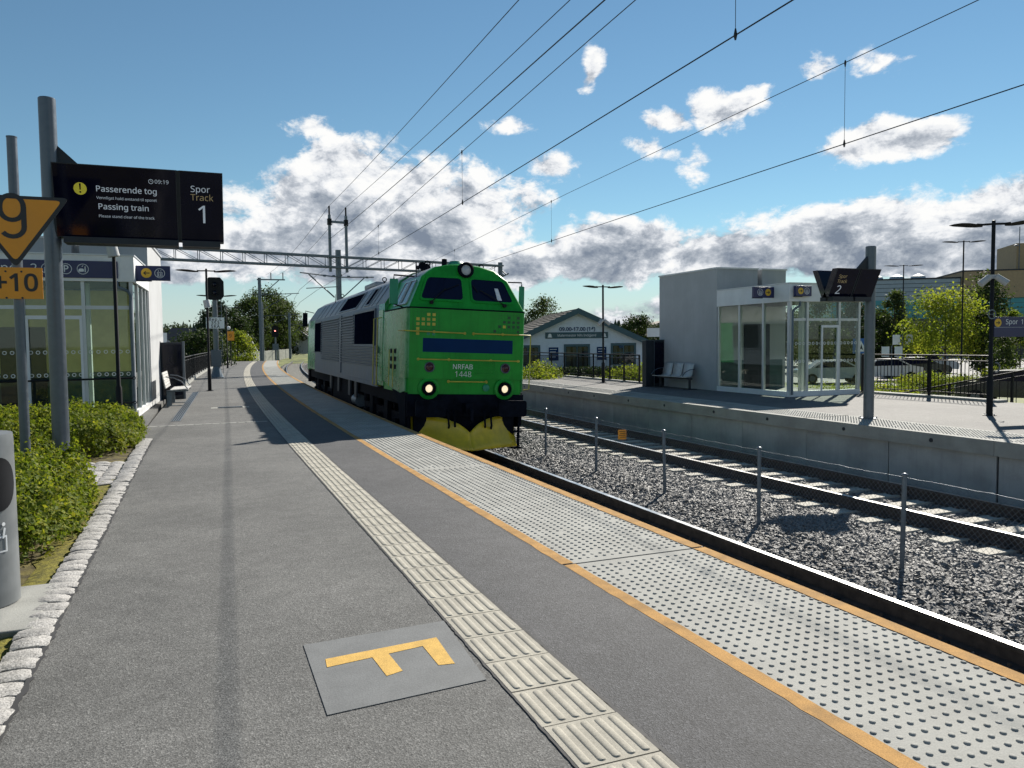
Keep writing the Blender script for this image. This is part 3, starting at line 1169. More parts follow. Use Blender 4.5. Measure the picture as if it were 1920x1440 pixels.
rail_([(-1.37, .55, 2.60), (-1.37, .02, 2.595), (-1.30, -.05, 2.59), (-.08, -.06, 2.575)], feet=[(-.09, -.06, 2.575), (-.75, -.06, 2.585)])
rail_([(.09, -.06, 2.575), (1.26, -.06, 2.58), (1.40, .02, 2.58), (1.42, .06, 2.5), (1.42, .08, 1.42), (1.30, .10, 1.40)], feet=[(.10, -.06, 2.575), (.75, -.06, 2.58)])
rail_([(-1.08, -.06, 2.02), (1.13, -.06, 2.02)], feet=[(-1.07, -.06, 2.02), (-.42, -.06, 2.02), (.50, -.06, 2.02), (1.12, -.06, 2.02)])
rail_([(-.43, -.06, 1.57), (.42, -.06, 1.57)], feet=[(-.42, -.06, 1.57), (.41, -.06, 1.57)])
for y in (2.62, 3.05):
    rail_([(-1.30, y, 2.95), (-1.40, y, 2.92), (-1.40, y, 1.36), (-1.30, y, 1.34)])
    rail_([(1.30, y, 2.95), (1.40, y, 2.92), (1.40, y, 1.36), (1.30, y, 1.34)])
rail_([(-1.38, .95, 2.2), (-1.38, .95, 1.40)], .010)
rail_([(-1.38, 1.35, 2.2), (-1.38, 1.35, 1.40)], .010)
# footholds in the cab side
for y in (.95, 1.35):
    for k in range(3):
        box('foothold', m_locob, lo, -1.304, -1.28, y + .05, y + .26, 1.78 + k * .17, 1.88 + k * .17)

# mirrors
for sx in (-1, 1):
    mc, mw = (-1.505, .088) if sx < 0 else (1.335, .06)
    mr = box('mirror', m_mirrorg, lo, mc - mw, mc + mw, .42, .47, 3.14, 3.66, bevel=.012)
    MB().tube([(mc, .45, 3.66), (mc, .46, 3.74), (sx * 1.05, .55, 3.74)], .016, 6).build('mirror_arm', m_locob, mr)
    MB().tube([(mc, .45, 3.15), (sx * 1.28, .5, 3.08)], .014, 6).build('mirror_foot', m_locob, mr)

# main body: silver flank, green cab-door bay at each end, sloped grey roof
def body_section(y0, y1, name, mside, wtop=3.26):
    s_ = [(-HW, 1.36), (-HW, wtop), (-.95, 3.80), (-.66, 3.99), (-.33, 4.06), (0, 4.085), (.33, 4.06), (.66, 3.99), (.95, 3.80), (HW, wtop), (HW, 1.36)]
    n_ = len(s_)
    b = MB()
    vs_ = [(u, y0, w) for u, w in s_] + [(u, y1, w) for u, w in s_]
    fs_ = [tuple(range(n_)), tuple(range(2 * n_ - 1, n_ - 1, -1))]
    m_ = [0, 0]
    for j in range(n_):
        k_ = (j + 1) % n_
        fs_.append((j, k_, n_ + k_, n_ + j))
        m_.append(1 if 1 <= j <= n_ - 3 else 0)
    b.add(vs_, fs_)
    b.m = m_
    return b.build(name, [mside, m_roof], lo)


body_section(2.301, 2.95, 'door_bay', m_greens)
eb = body_section(2.951, 15.2, 'engine_bay', m_silver)
body_section(15.201, L_END - .4, 'rear_cab', m_greens)
box('rear_end', m_green, lo, -1.28, 1.28, L_END - .399, L_END, 1.3, 3.1, bevel=.05)
mb = MB().hexa([(-1.2, L_END - .398, 3.1), (1.2, L_END - .398, 3.1), (1.2, L_END - .06, 3.1), (-1.2, L_END - .06, 3.1), (-.66, L_END - .398, 3.98), (.66, L_END - .398, 3.98), (.66, L_END - .34, 3.98), (-.66, L_END - .34, 3.98)])
mb.build('rear_windscreen_frame', m_green, lo)
mr = box('mirror', m_locob, lo, -1.55, -1.36, L_END - .45, L_END - .40, 3.05, 3.62)
MB().tube([(-1.45, L_END - .42, 3.62), (-1.45, L_END - .42, 3.7), (-1.1, L_END - .5, 3.62)], .016, 6).build('mirror_arm', m_locob, mr)
# corrugation, grilles, doors, sill on both flanks
for sx in (-1, 1):
    X = sx * HW
    mb = MB()

    def rib(w, ya, yb):
        mb.add([(X, ya, w), (X + sx * .050, ya, w + .010), (X + sx * .050, ya, w + .034), (X, ya, w + .044), (X, yb, w), (X + sx * .050, yb, w + .010), (X + sx * .050, yb, w + .034), (X, yb, w + .044)],
               [(0, 1, 5, 4), (1, 2, 6, 5), (2, 3, 7, 6), (0, 3, 2, 1), (4, 5, 6, 7)])
    w = 1.78
    while w < 3.16:
        if w < 2.28:
            rib(w, 2.98, 8.6)
            rib(w, 9.0, 13.2)
        else:
            rib(w, 6.35, 8.6)
            rib(w, 9.0, 13.1)
        w += .078
    mb.build('corrugation', m_silver, lo)
    for ya, yb, wa, wb in ((3.35, 6.2, 2.32, 3.14), (13.35, 15.15, 2.05, 3.12)):
        gr_ = box('air_grille', m_grille, lo, X - .01 if sx > 0 else X - .022, X + .022 if sx > 0 else X + .01, ya, yb, wa, wb)
        MB().ring([(ya, wa), (yb, wa), (yb, wb), (ya, wb)], [(ya - .05, wa - .05), (yb + .05, wa - .05), (yb + .05, wb + .05), (ya - .05, wb + .05)], X, X + sx * .035, lambda u, v, d: (d, u, v)).build('frame', m_silver, gr_)
        for i in range(int((yb - ya) / .16)):
            box('grille_bar', m_grille, gr_, X + sx * .022 - .004, X + sx * .022 + .006, ya + .10 + i * .16, ya + .12 + i * .16, wa + .02, wb - .02)
    box('pillar', m_silver, lo, min(X, X + sx * .03), max(X, X + sx * .03), 8.62, 8.98, 1.45, 3.2)
    dr = box('door', m_greens, lo, min(X, X + sx * .012), max(X, X + sx * .012), 2.42, 2.92, 1.45, 3.12, bevel=.006)
    box('door_handle', m_galv, dr, min(X + sx * .012, X + sx * .05), max(X + sx * .012, X + sx * .05), 2.82, 2.86, 2.1, 2.25)
    box('sill', m_silver, lo, min(X - sx * .02, X + sx * .015), max(X - sx * .02, X + sx * .015), 2.96, 15.15, 1.30, 1.40)
    # roof flank grilles
    def slope(u, v, d, sx=sx):
        t = v
        return (sx * (1.30 - .35 * t + d * .84), u, 3.26 + .54 * t + d * .54)
    for ya, yb in ((6.3, 9.4), (4.4, 4.9)):
        q = [(ya, .12), (yb, .12), (yb, .90), (ya, .90)]
        rgp = MB().prism(q, .002, .02, slope).build('roof_grille', m_grille, lo)
        MB().ring(q, [(ya - .06, .06), (yb + .06, .06), (yb + .06, .96), (ya - .06, .96)], 0, .03, slope).build('frame', m_roof, rgp)
    mb = MB()
    for y in (3.3, 3.9, 5.4, 10.2, 11.4, 12.6, 13.8, 14.8):
        mb.prism([(y, .02), (y + .05, .02), (y + .05, .98), (y, .98)], .0, .018, slope)
    mb.build('roof_seams', m_roof, lo)
# roof fittings
for y, u in ((1.15, -.62), (1.15, .62), (5.6, -.64), (13.0, -.64)):
    pts = [(u + .055 * math.cos(a), y, 4.10 + .055 * math.sin(a)) for a in [2 * PI * i / 12 for i in range(12)]]
    MB().tube(pts, .014, 5, closed=True).cyl((u, y, 3.9), (u, y, 4.05), .02, n=6).build('lifting_eye', m_locob, lo)
for u, y in ((-.62, 1.75), (-.45, 2.0)):
    MB().lathe([(.05, .25), (.03, .1), (.05, -.05), (.09, -.16), (.085, -.16)], 12, (u, y, 4.09), axis='y').build('horn', m_locob, lo)
MB().lathe([(.20, 0), (.20, .07), (.14, .13), (.02, .14)], 16, (.02, 1.1, 4.05)).build('roof_vent', m_mirrorg, lo)
MB().lathe([(.06, 0), (.06, .17), (.02, .18)], 10, (-.28, 1.0, 4.03)).build('antenna_pot', m_locob, lo)
MB().lathe([(.012, 0), (.008, .35)], 6, (-.9, 1.0, 3.75)).build('antenna', m_locob, lo)
box('exhaust_hood', m_roof, lo, -.5, .5, 7.6, 9.4, 4.05, 4.22, bevel=.05)
MB().lathe([(.014, 0), (.008, .3)], 6, (-.95, 12.5, 3.8)).build('antenna', m_locob, lo)

# buffer beam, buffers, coupler, plough, steps
box('buffer_beam', m_locob, lo, -1.27, 1.27, .02, .5, .84, 1.302)
for sx in (-1, 1):
    bu = MB().cyl((sx * .88, .05, 1.02), (sx * .88, -.34, 1.02), .10, n=14).build('buffer', m_locob, lo)
    q = rpoly([(sx * .88 - .31, .86), (sx * .88 + .31, .86), (sx * .88 + .31, 1.20), (sx * .88 - .31, 1.20)], .06, 3)
    MB().prism(q, -.30, -.39, lambda u, v, d: (u, d, v)).build('buffer_head', m_locob, bu, bevel=.012)
    st = MB()
    st.bx(sx * 1.22 - .02, sx * 1.22 + .02, .10, .16, .15, .86).bx(sx * 1.22 - .02, sx * 1.22 + .02, .44, .50, .15, .86)
    st.bx(sx * 1.22 - .14, sx * 1.22 + .06, .08, .52, .13, .17).bx(sx * 1.22 - .14, sx * 1.22 + .06, .08, .52, .48, .51)
    st.build('step', m_locob, lo)
MB().bx(-.09, .09, -.24, .02, .90, 1.12).tube([(0, -.26, 1.02), (0, -.34, .98), (0, -.34, .78), (0, -.26, .74)], .035, 8).build('coupler', m_locob, lo)
mb = MB()
for u in (-.45, -.32, .34, .48):
    mb.tube([(u, 0, .98), (u, -.14, .9), (u + .02, -.16, .66), (u + .05, -.04, .58)], .022, 6)
mb.build('brake_hose', m_locob, lo)
box('front_frame', m_locob, lo, -1.1, 1.1, .12, .6, .35, .86)


def plough(sx):
    # V-shaped blade: leading edge in the middle, swept back and curling at the outer end
    b = MB()
    us = [0, .08, .22, .45, .70, .95, 1.14]
    rows = 7
    vs_ = []
    for u in us:
        t = u / 1.14
        y_mid = -.36 + .52 * t
        top = .52 + .36 * (1 - math.exp(-u * 3.2))
        bot = .19 + .02 * t
        for k_ in range(rows):
            s_ = k_ / (rows - 1)
            z = bot + (top - bot) * s_
            curl = .18 * (1 - s_) ** 1.6 - .05 * math.sin(s_ * PI)
            vs_.append((sx * u, y_mid - curl * (.75 + .25 * t) + .10 * s_, z))
    fs_ = []
    for i in range(len(us) - 1):
        for k_ in range(rows - 1):
            a = i * rows + k_
            fs_.append((a, a + 1, a + rows + 1, a + rows))
    b.add(vs_, fs_)
    o = b.build('plough_blade', m_plough, lo)
    sm = o.modifiers.new('thickness', 'SOLIDIFY')
    sm.thickness = .025
    return o


plough(-1)
plough(1)
# lower side panel behind the front step
for sx in (-1, 1):
    poly = [(.12, 1.33), (.12, .62), (.55, .55), (.62, .72), (.80, 1.05), (1.10, 1.25), (1.5, 1.34)]
    MB().prism(poly, sx * 1.24, sx * 1.285, lambda u, v, d: (d, u, v)).build('front_fender', m_locob, lo)

# bogies: frame, wheels, springs; fuel tank between them
for yb in (1.2, 12.1):
    bo = MB()
    for sx in (-1, 1):
        bo.bx(sx * 1.02 - .06, sx * 1.02 + .06, yb, yb + 4.6, .50, .80)
        for k_ in range(3):
            yw = yb + .55 + k_ * 1.75
            bo.bx(sx * 1.05 - .12, sx * 1.05 + .12, yw - .17, yw + .17, .36, .66)
            bo.cyl((sx * 1.10, yw, .5), (sx * 1.20, yw, .5), .13, n=12)
        for k_ in range(4):
            yw = yb + .1 + k_ * 1.45
            bo.cyl((sx * 1.04, yw, .80), (sx * 1.04, yw, 1.2), .085, n=10)
    bog = bo.build('bogie', m_bogie, lo)
    for k_ in range(3):
        yw = yb + .55 + k_ * 1.75
        for sx in (-1, 1):
            MB().cyl((sx * .70, yw, .505), (sx * .84, yw, .505), .50, n=28).cyl((sx * .66, yw, .505), (sx * .70, yw, .505), .53, n=28).cyl((sx * .84, yw, .505), (sx * .88, yw, .505), .14, n=14).build('wheel', m_bogie, bog)
    for sx in (-1, 1):
        box('brake_gear', m_bogie, bog, sx * 1.12 - .05, sx * 1.12 + .05, yb + 1.2, yb + 1.6, .55, 1.28)
        box('brake_gear', m_bogie, bog, sx * 1.12 - .05, sx * 1.12 + .05, yb + 3.0, yb + 3.4, .55, 1.28)
box('underframe', m_bogie, lo, -1.18, 1.18, .5, L_END - .1, 1.02, 1.36)
ft = MB().prism([(-1.2, 1.1), (-1.2, .55), (-.95, .34), (.95, .34), (1.2, .55), (1.2, 1.1)], 7.0, 11.0, lambda u, v, d: (u, d, v)).build('fuel_tank', m_bogie, lo)
MB().cyl((-1.1, 6.2, .75), (-1.1, 6.9, .75), .17, n=14).build('air_tank', m_galvd, lo)
mb = MB()
for y in (6.05, 7.1, 9.2, 10.9):
    mb.bx(-1.27, -1.22, y, y + .35, .85, 1.34)
mb.build('underframe_bracket', m_anthr, lo)
box('rear_beam', m_locob, lo, -1.25, 1.25, L_END - .4, L_END - .02, .8, 1.3)


# ------------------------------------------------------------------ shared street furniture
def rod(mbx, a, b, r, n=8):
    return mbx.cyl(a, b, r, n=n)


def lamp_post(name, label, loc, h=4.24, span=1.0, mats=None, speaker=None, group='black twin-armed lamp posts', rz=0, sp_h=3.0, sp_two=False):
    t = thing(name, label, 'lamp post', loc, rz, group)
    MB().lathe([(.13, 0), (.13, .012), (.062, .014), (.062, .75), (.040, .80), (.036, h), (.030, h + .02), (.004, h + .03)], 12).build('pole', m_black, t)
    mb = MB()
    for k in range(4):
        a = PI / 4 + k * PI / 2
        mb.cyl((.10 * math.cos(a), .10 * math.sin(a), .012), (.10 * math.cos(a), .10 * math.sin(a), .035), .014, n=6)
    mb.build('anchor_bolts', m_galvd, t)
    for s_ in (-1, 1):
        ar = MB().tube([(0, 0, h - .05), (s_ * .2, 0, h - .055), (s_ * .30, 0, h - .045)], .022, 6).build('arm', m_black, t)
        # flat blade-shaped lantern
        prof = [(.20, -.012, .05, .030), (.32, .004, .12, .050), (.46, .026, .16, .062), (.60, .036, .15, .055), (.73, .030, .10, .034), (.80, .018, .015, .006)]
        vs, fs = [], []
        for u, z, wd, th in prof:
            u = u * span / .80
            vs += [(s_ * u, -wd, h - .055 + z), (s_ * u, 0, h - .055 + th * .15 + z), (s_ * u, wd, h - .055 + z), (s_ * u, 0, h - .055 - th * 1.1 + z)]
        for i in range(len(prof) - 1):
            for j in range(4):
                fs.append((4 * i + j, 4 * i + (j + 1) % 4, 4 * i + 4 + (j + 1) % 4, 4 * i + 4 + j))
        fs += [(3, 2, 1, 0), tuple(4 * (len(prof) - 1) + j for j in range(4))]
        MB().add(vs, fs).build('lantern', m_black, ar)
    if speaker:
        for s_ in ((-1, 1) if sp_two else (0,)):
            sp = MB()
            if sp_two:
                sp.cyl((s_ * .06, -.05, sp_h + .04), (s_ * .24, -.10, sp_h - .11), .060, .070, n=14)
                sp.bx(min(0, s_ * .12), max(0, s_ * .12), -.05, .05, sp_h - .0, sp_h + .08)
            else:
                sp.cyl((-.03, -.12, sp_h + .12), (.02, -.12, sp_h - .14), .105, .115, n=16)
                sp.cyl((.06, -.05, sp_h), (0, .02, sp_h), .03, n=8)
            sp.build('loudspeaker', m_render, t)
    return t


def railing(name, label, pts, base_z, h=1.02, post_every=2.0, bal=.118, fine=True, group=None, mat=None, curb=True, joined=False):
    """black guard rail through ground points (x, y); each baluster a part"""
    mat = mat or m_black
    t = thing(name, label, 'railing', (pts[0][0], pts[0][1], base_z), 0, group)
    o0 = Vector((pts[0][0], pts[0][1], base_z))
    post_me = MB().bx(-.028, .028, -.028, .028, 0, h).bx(-.06, .06, -.06, .06, 0, .012).mesh('post', mat)
    bal_me = MB().bx(-.007, .007, -.007, .007, .12, h - .12).mesh('baluster', mat)
    allp = []
    for i in range(len(pts) - 1):
        a, b = Vector((*pts[i][:2], pts[i][2] if len(pts[i]) > 2 else base_z)), Vector((*pts[i + 1][:2], pts[i + 1][2] if len(pts[i + 1]) > 2 else base_z))
        ln = (b - a).length
        rz = math.atan2(b.y - a.y, b.x - a.x)
        d = (b - a) / ln
        n = max(1, round(ln / post_every))
        for k in range(n + (1 if i == len(pts) - 2 else 0)):
            obj('post', post_me, t, a + d * (ln * k / n) - o0, (0, 0, rz))
        jb = MB()
        nb = int(ln / bal)
        for k in range(nb):
            s_ = (k + .5) * ln / nb
            if min(abs(s_ - ln * q / n) for q in range(n + 1)) < .05:
                continue
            if joined:
                p = a + d * s_ - o0
                jb.bx(p.x - .007, p.x + .007, p.y - .007, p.y + .007, p.z + .12, p.z + h - .12)
            else:
                obj('baluster', bal_me, t, a + d * s_ - o0, (0, 0, rz))
        if joined and jb.v:
            j = jb.build('balusters', mat, t)
            j['kind'] = 'stuff'
        for z, r in ((h + .01, .024), (h - .12, .013), (.11, .013)):
            MB().cyl(a - o0 + Vector((0, 0, z)), b - o0 + Vector((0, 0, z)), r, n=8).build('rail', mat, t)
    return t


def disc(mbx, c, r, n, fn, m=0, d0=0, d1=.002):
    mbx.prism([(c[0] + r * math.cos(2 * PI * i / n), c[1] + r * math.sin(2 * PI * i / n)) for i in range(n)], d0, d1, fn, m)
    return mbx


def circ(c, r, n=20):
    return [(c[0] + r * math.cos(2 * PI * i / n), c[1] + r * math.sin(2 * PI * i / n)) for i in range(n)]


FY = lambda u, v, d: (u, -d, v)      # faces toward -Y


def icon_lift(parent, u, v, r, y):
    """round lift symbol: ring, two arrows, cabin with two figures"""
    f = lambda a, b, d: (u + a * r, y - d, v + b * r)
    mb = MB()
    mb.ring(circ((0, 0), .90), circ((0, 0), 1.0), 0, .003, f)
    mb.ring([(-.42, -.62), (.42, -.62), (.42, .12), (-.42, .12)], [(-.50, -.70), (.50, -.70), (.50, .20), (-.50, .20)], 0, .003, f)
    for sx in (-.2, .2):
        mb.prism([(sx - .08, -.55), (sx + .08, -.55), (sx + .08, -.2), (sx - .08, -.2)], 0, .003, f)
        mb.prism(circ((sx, -.07), .09, 8), 0, .003, f)
    mb.prism([(-.36, .38), (-.12, .38), (-.24, .62)], 0, .003, f)
    mb.prism([(.12, .56), (.36, .56), (.24, .34)], 0, .003, f)
    return mb.build('lift_symbol', m_signw, parent)


def icon_arrow(parent, u, v, r, y, sx):
    f = lambda a, b, d: (u + a * r * sx, y - d, v + b * r)
    o = MB().prism(circ((0, 0), 1.0, 24), 0, .003, f).build('arrow_disc', m_signy, parent)
    MB().prism([(-.62, 0), (-.15, .42), (-.02, .30), (-.24, .10), (.6, .10), (.6, -.10), (-.24, -.10), (-.02, -.30), (-.15, -.42)], .0031, .006, f).build('arrow', m_signk, o)
    return o


# ------------------------------------------------------------------ foliage
def leaf_mesh(name, mat, P, size, up=.5, jitter=.5, aspect=.55, outward=None):
    N = len(P)
    P = np.asarray(P, float)
    d = RNG.normal(size=(N, 3))
    nrm = RNG.normal(size=(N, 3)) * .8
    nrm[:, 2] += up
    if outward is not None:
        nrm += outward * .8
    nrm /= np.linalg.norm(nrm, axis=1)[:, None]
    d -= nrm * np.sum(d * nrm, axis=1)[:, None]
    d /= np.linalg.norm(d, axis=1)[:, None] + 1e-9
    s_ = np.cross(nrm, d)
    L = size * RNG.uniform(1 - jitter, 1 + jitter, N)[:, None]
    Wd = L * aspect * .5
    V = np.empty((N, 4, 3))
    V[:, 0] = P
    V[:, 1] = P + d * L * .5 + s_ * Wd + nrm * L * .06
    V[:, 2] = P + d * L
    V[:, 3] = P + d * L * .5 - s_ * Wd + nrm * L * .06
    me = bpy.data.meshes.new(name)
    me.vertices.add(N * 4)
    me.vertices.foreach_set('co', V.reshape(-1))
    me.loops.add(N * 4)
    me.loops.foreach_set('vertex_index', np.arange(N * 4, dtype=np.int32))
    me.polygons.add(N)
    me.polygons.foreach_set('loop_start', np.arange(0, N * 4, 4, dtype=np.int32))
    me.update(calc_edges=True)
    me.validate()
    me.materials.append(mat)
    return me


def hedge(name, label, x0, x1, y0, y1, h, n, size=.05, seed=0, base=.0, group=None):
    rg_ = np.random.default_rng(seed)
    t = thing(name, label, 'shrub', ((x0 + x1) / 2, (y0 + y1) / 2, base), 0, group)
    cxm, cym = (x0 + x1) / 2, (y0 + y1) / 2
    hx, hy = (x1 - x0) / 2, (y1 - y0) / 2
    # sprigs: short shoots with leaves around them, over a cushion-shaped bed
    ns = n // 14
    u = rg_.uniform(-1, 1, ns * 2)
    v = rg_.uniform(-1, 1, ns * 2)
    ok = (np.abs(u) ** 3.2 + np.abs(v) ** 3.2) < 1
    u, v = u[ok][:ns], v[ok][:ns]
    ed = np.maximum(np.abs(u), np.abs(v))
    lump = .5 + .6 * np.sin(u * hx * 3.1 + seed) * np.sin(v * hy * 2.7 + seed * 2) + .45 * rg_.normal(size=len(u)) + 1.1 * (rg_.random(len(u)) < .04)
    top = h * (1 - .78 * np.clip(ed, 0, 1) ** 7) * (.80 + .20 * lump)
    zf = np.where(rg_.random(len(u)) < .72, rg_.uniform(.82, 1.05, len(u)), rg_.uniform(.15, .85, len(u)))
    c = np.stack([u * hx, v * hy, np.maximum(top * zf, .03)], 1)
    pts, outw = [], []
    for k in range(14):
        o_ = rg_.normal(size=c.shape) * np.array([.030, .030, .036])
        pts.append(c + o_)
        outw.append(np.stack([u * ed * .9, v * ed * .9, np.full(len(u), .5)], 1) + o_ * 9)
    me = leaf_mesh('foliage', m_leaf_sh, np.concatenate(pts), size, .3, .4, .58, np.concatenate(outw))
    obj('foliage', me, t)
    mb = MB()
    for i in range(min(60, len(u))):
        a = c[i]
        mb.cyl((a[0] * .93, a[1] * .93, -.02), (a[0], a[1], max(.05, a[2] * .9)), .006, .003, n=4, cap=False)
    mb.build('stem', m_bark, t)
    return t


# planting bed behind the kerb
bedm = MB()
bedm.add([(-9, -6, -.05), (-.82, -6, -.05), (-.82, 15.2, -.05), (-9, 15.2, -.05)], [(0, 1, 2, 3)])
bedm.bx(-9, -.82, -6, 15.2, -1.3, -.06)
tag(bedm.build('planting_bed', m_soil), kind='structure')
mossm = M('moss', (.12, .11, .012), .95, var=.4, vscale=20, bump=1, bscale=60, col2=(.17, .15, .02), world=True)
mb = MB()
rgm = random.Random(9)
vs, fs = [], []
for i in range(46):
    y = 3.2 + i * .2
    vs += [(-1.16 - rgm.uniform(0, .10), y, -.045), (-1.04, y, -.030 + rgm.uniform(0, .012)), (-.97, y, -.028)]
for i in range(45):
    for j in range(2):
        fs.append((3 * i + j, 3 * i + j + 1, 3 * i + 4 + j, 3 * i + 3 + j))
mb.add(vs, fs)
tag(mb.build('moss_strip', mossm), 'olive moss growing along the back of the granite kerb', 'moss', kind='stuff')

kerb = tag(thing('kerb', None, None), kind='structure')


def sett_mesh(w, l, h, seed):
    rr = random.Random(seed)
    nx, ny = 4, 4
    vs, fs = [], []
    for j in range(ny + 1):
        for i in range(nx + 1):
            ex = i in (0, nx)
            ey = j in (0, ny)
            vs.append((-w / 2 + w * i / nx + rr.uniform(-.006, .006), -l / 2 + l * j / ny + rr.uniform(-.006, .006), rr.uniform(-.006, .004) - (.012 if ex or ey else 0) - (.010 if ex and ey else 0)))
    k = nx + 1
    for j in range(ny):
        for i in range(nx):
            fs.append((j * k + i, j * k + i + 1, (j + 1) * k + i + 1, (j + 1) * k + i))
    rim = [i for i in range(k)] + [j * k + nx for j in range(1, ny + 1)] + [ny * k + i for i in range(nx - 1, -1, -1)] + [j * k for j in range(ny - 1, 0, -1)]
    b = len(vs)
    vs += [(vs[i][0], vs[i][1], -h) for i in rim]
    n = len(rim)
    for q in range(n):
        fs.append((rim[q], rim[(q + 1) % n], b + (q + 1) % n, b + q))
    me = MB().add(vs, fs).mesh('kerb_stone', m_gran)
    return me


setts = [sett_mesh(.178, .148, .14, 40 + i) for i in range(7)]
y = -1.5
k = 0
while y < 14.45:
    f_ = rgm.uniform(.85, 1.15)
    o = obj('kerb_stone', setts[rgm.randrange(7)], kerb, (-.905 + rgm.uniform(-.009, .009), y + .076 * f_, .022 + rgm.uniform(-.006, .006)), (rgm.uniform(-.03, .03), rgm.uniform(-.03, .03), rgm.uniform(-.06, .06)))
    o.scale = (1.0, f_, 1)
    y += .155 * f_
for row in range(3):                       # rounded end of the kerb and the paved gap
    for i in range(12):
        o = obj('kerb_stone', setts[rgm.randrange(7)], kerb, (-1.10 - row * .19 + rgm.uniform(-.008, .008), 10.25 + i * .16, -.005 + rgm.uniform(-.006, .006)), (rgm.uniform(-.03, .03), rgm.uniform(-.03, .03), rgm.uniform(-.05, .05)))
for i in range(14):
    obj('kerb_stone', setts[rgm.randrange(7)], kerb, (-.96 - i * .158, 14.52, .018), (rgm.uniform(-.03, .03), 0, PI / 2 + rgm.uniform(-.05, .05)))

hedge('shrub_hedge', 'low yellow-green shrub bed behind the thick display post', -4.6, -.98, 12.2, 17.2, .54, 66000, .056, 3, -.05)
hedge('shrub_hedge', 'low green shrub bed between the litter bin and the paved sett strip', -3.4, -1.04, 6.0, 10.2, .52, 64000, .046, 5, -.05)
hedge('shrub_hedge', 'small leafy shrub at the kerb on the near side of the litter bin', -2.1, -1.06, 3.5, 4.85, .42, 9000, .042, 8, -.05)
hedge('shrub_hedge', 'narrow shrub row between the display post and the orange speed sign', -4.6, -1.75, 10.1, 12.1, .42, 16000, .042, 13, -.05)

# litter bin
bn = thing('litter_bin', 'grey steel litter bin with dark oval opening and blue label', 'litter bin', (-1.345, 5.62, -.03))
box('base_slab', m_conc, bn, -.33, .42, -.62, .30, -.05, .045, bevel=.012)
rb = .245
sh = MB().lathe([(rb, .05), (rb, .06), (rb * .985, 1.06), (rb * .97, 1.10), (.02, 1.125)], 36).build('shell', M('bin_grey', (.20, .215, .225), .38, metal=.3, var=.10, vscale=6, streak=.10), bn)


def on_shell(ang0):
    def f(u, v, d):
        a = ang0 + u / rb
        return ((rb + d) * math.cos(a), (rb + d) * math.sin(a), v)
    return f


fs_ = on_shell(R(-38))
opn = [(-.01 + .135 * math.cos(t), .80 + .165 * math.sin(t)) for t in [2 * PI * i / 28 for i in range(28)]]
mb = MB()
c0 = fs_(-.01, .80, .003)
vs = [c0] + [fs_(u, v, .003) for u, v in opn]
rngs = 4
vs, fs = [], []
for r_ in range(1, rngs + 1):
    for u, v in opn:
        vs.append(fs_(-.01 + (u + .01) * r_ / rngs, .80 + (v - .80) * r_ / rngs, .003))
k = len(opn)
for r_ in range(rngs - 1):
    for i in range(k):
        fs.append((r_ * k + i, r_ * k + (i + 1) % k, (r_ + 1) * k + (i + 1) % k, (r_ + 1) * k + i))
fs.append(tuple(range(k)))
MB().add(vs, fs).build('opening', m_black, bn)
fl = on_shell(R(-84))
mb = MB()
vs, fs = [], []
for i in range(9):
    u = -.12 + i * .04
    vs += [fl(u, 1.00, .003), fl(u, 1.065, .003)]
for i in range(8):
    fs.append((2 * i, 2 * i + 1, 2 * i + 3, 2 * i + 2))
lab = MB().add(vs, fs).build('label_band', m_signb, bn)
for i, ch_ in enumerate('Restavfall'):
    a = R(-84) + (-.08 + i * .030) / rb
    obj('lettering', text_mesh(ch_, .052, m_signw, .001), lab, ((rb + .0045) * math.cos(a), (rb + .0045) * math.sin(a), 1.032), (PI / 2, 0, a + PI / 2))
pf = on_shell(R(-40))
mb = MB()
mb.ring([(-.030, .395), (.030, .395), (.030, .475), (-.030, .475)], [(-.040, .385), (.040, .385), (.040, .485), (-.040, .485)], .002, .004, pf)
mb.prism([(.008, .47), (.020, .47), (.034, .53), (.020, .535)], .002, .004, pf)
mb.prism(circ((.02, .556), .012, 8), .002, .004, pf)
mb.prism(circ((-.012, .498), .008, 8), .002, .004, pf)
mb.build('litter_symbol', m_signw, bn)


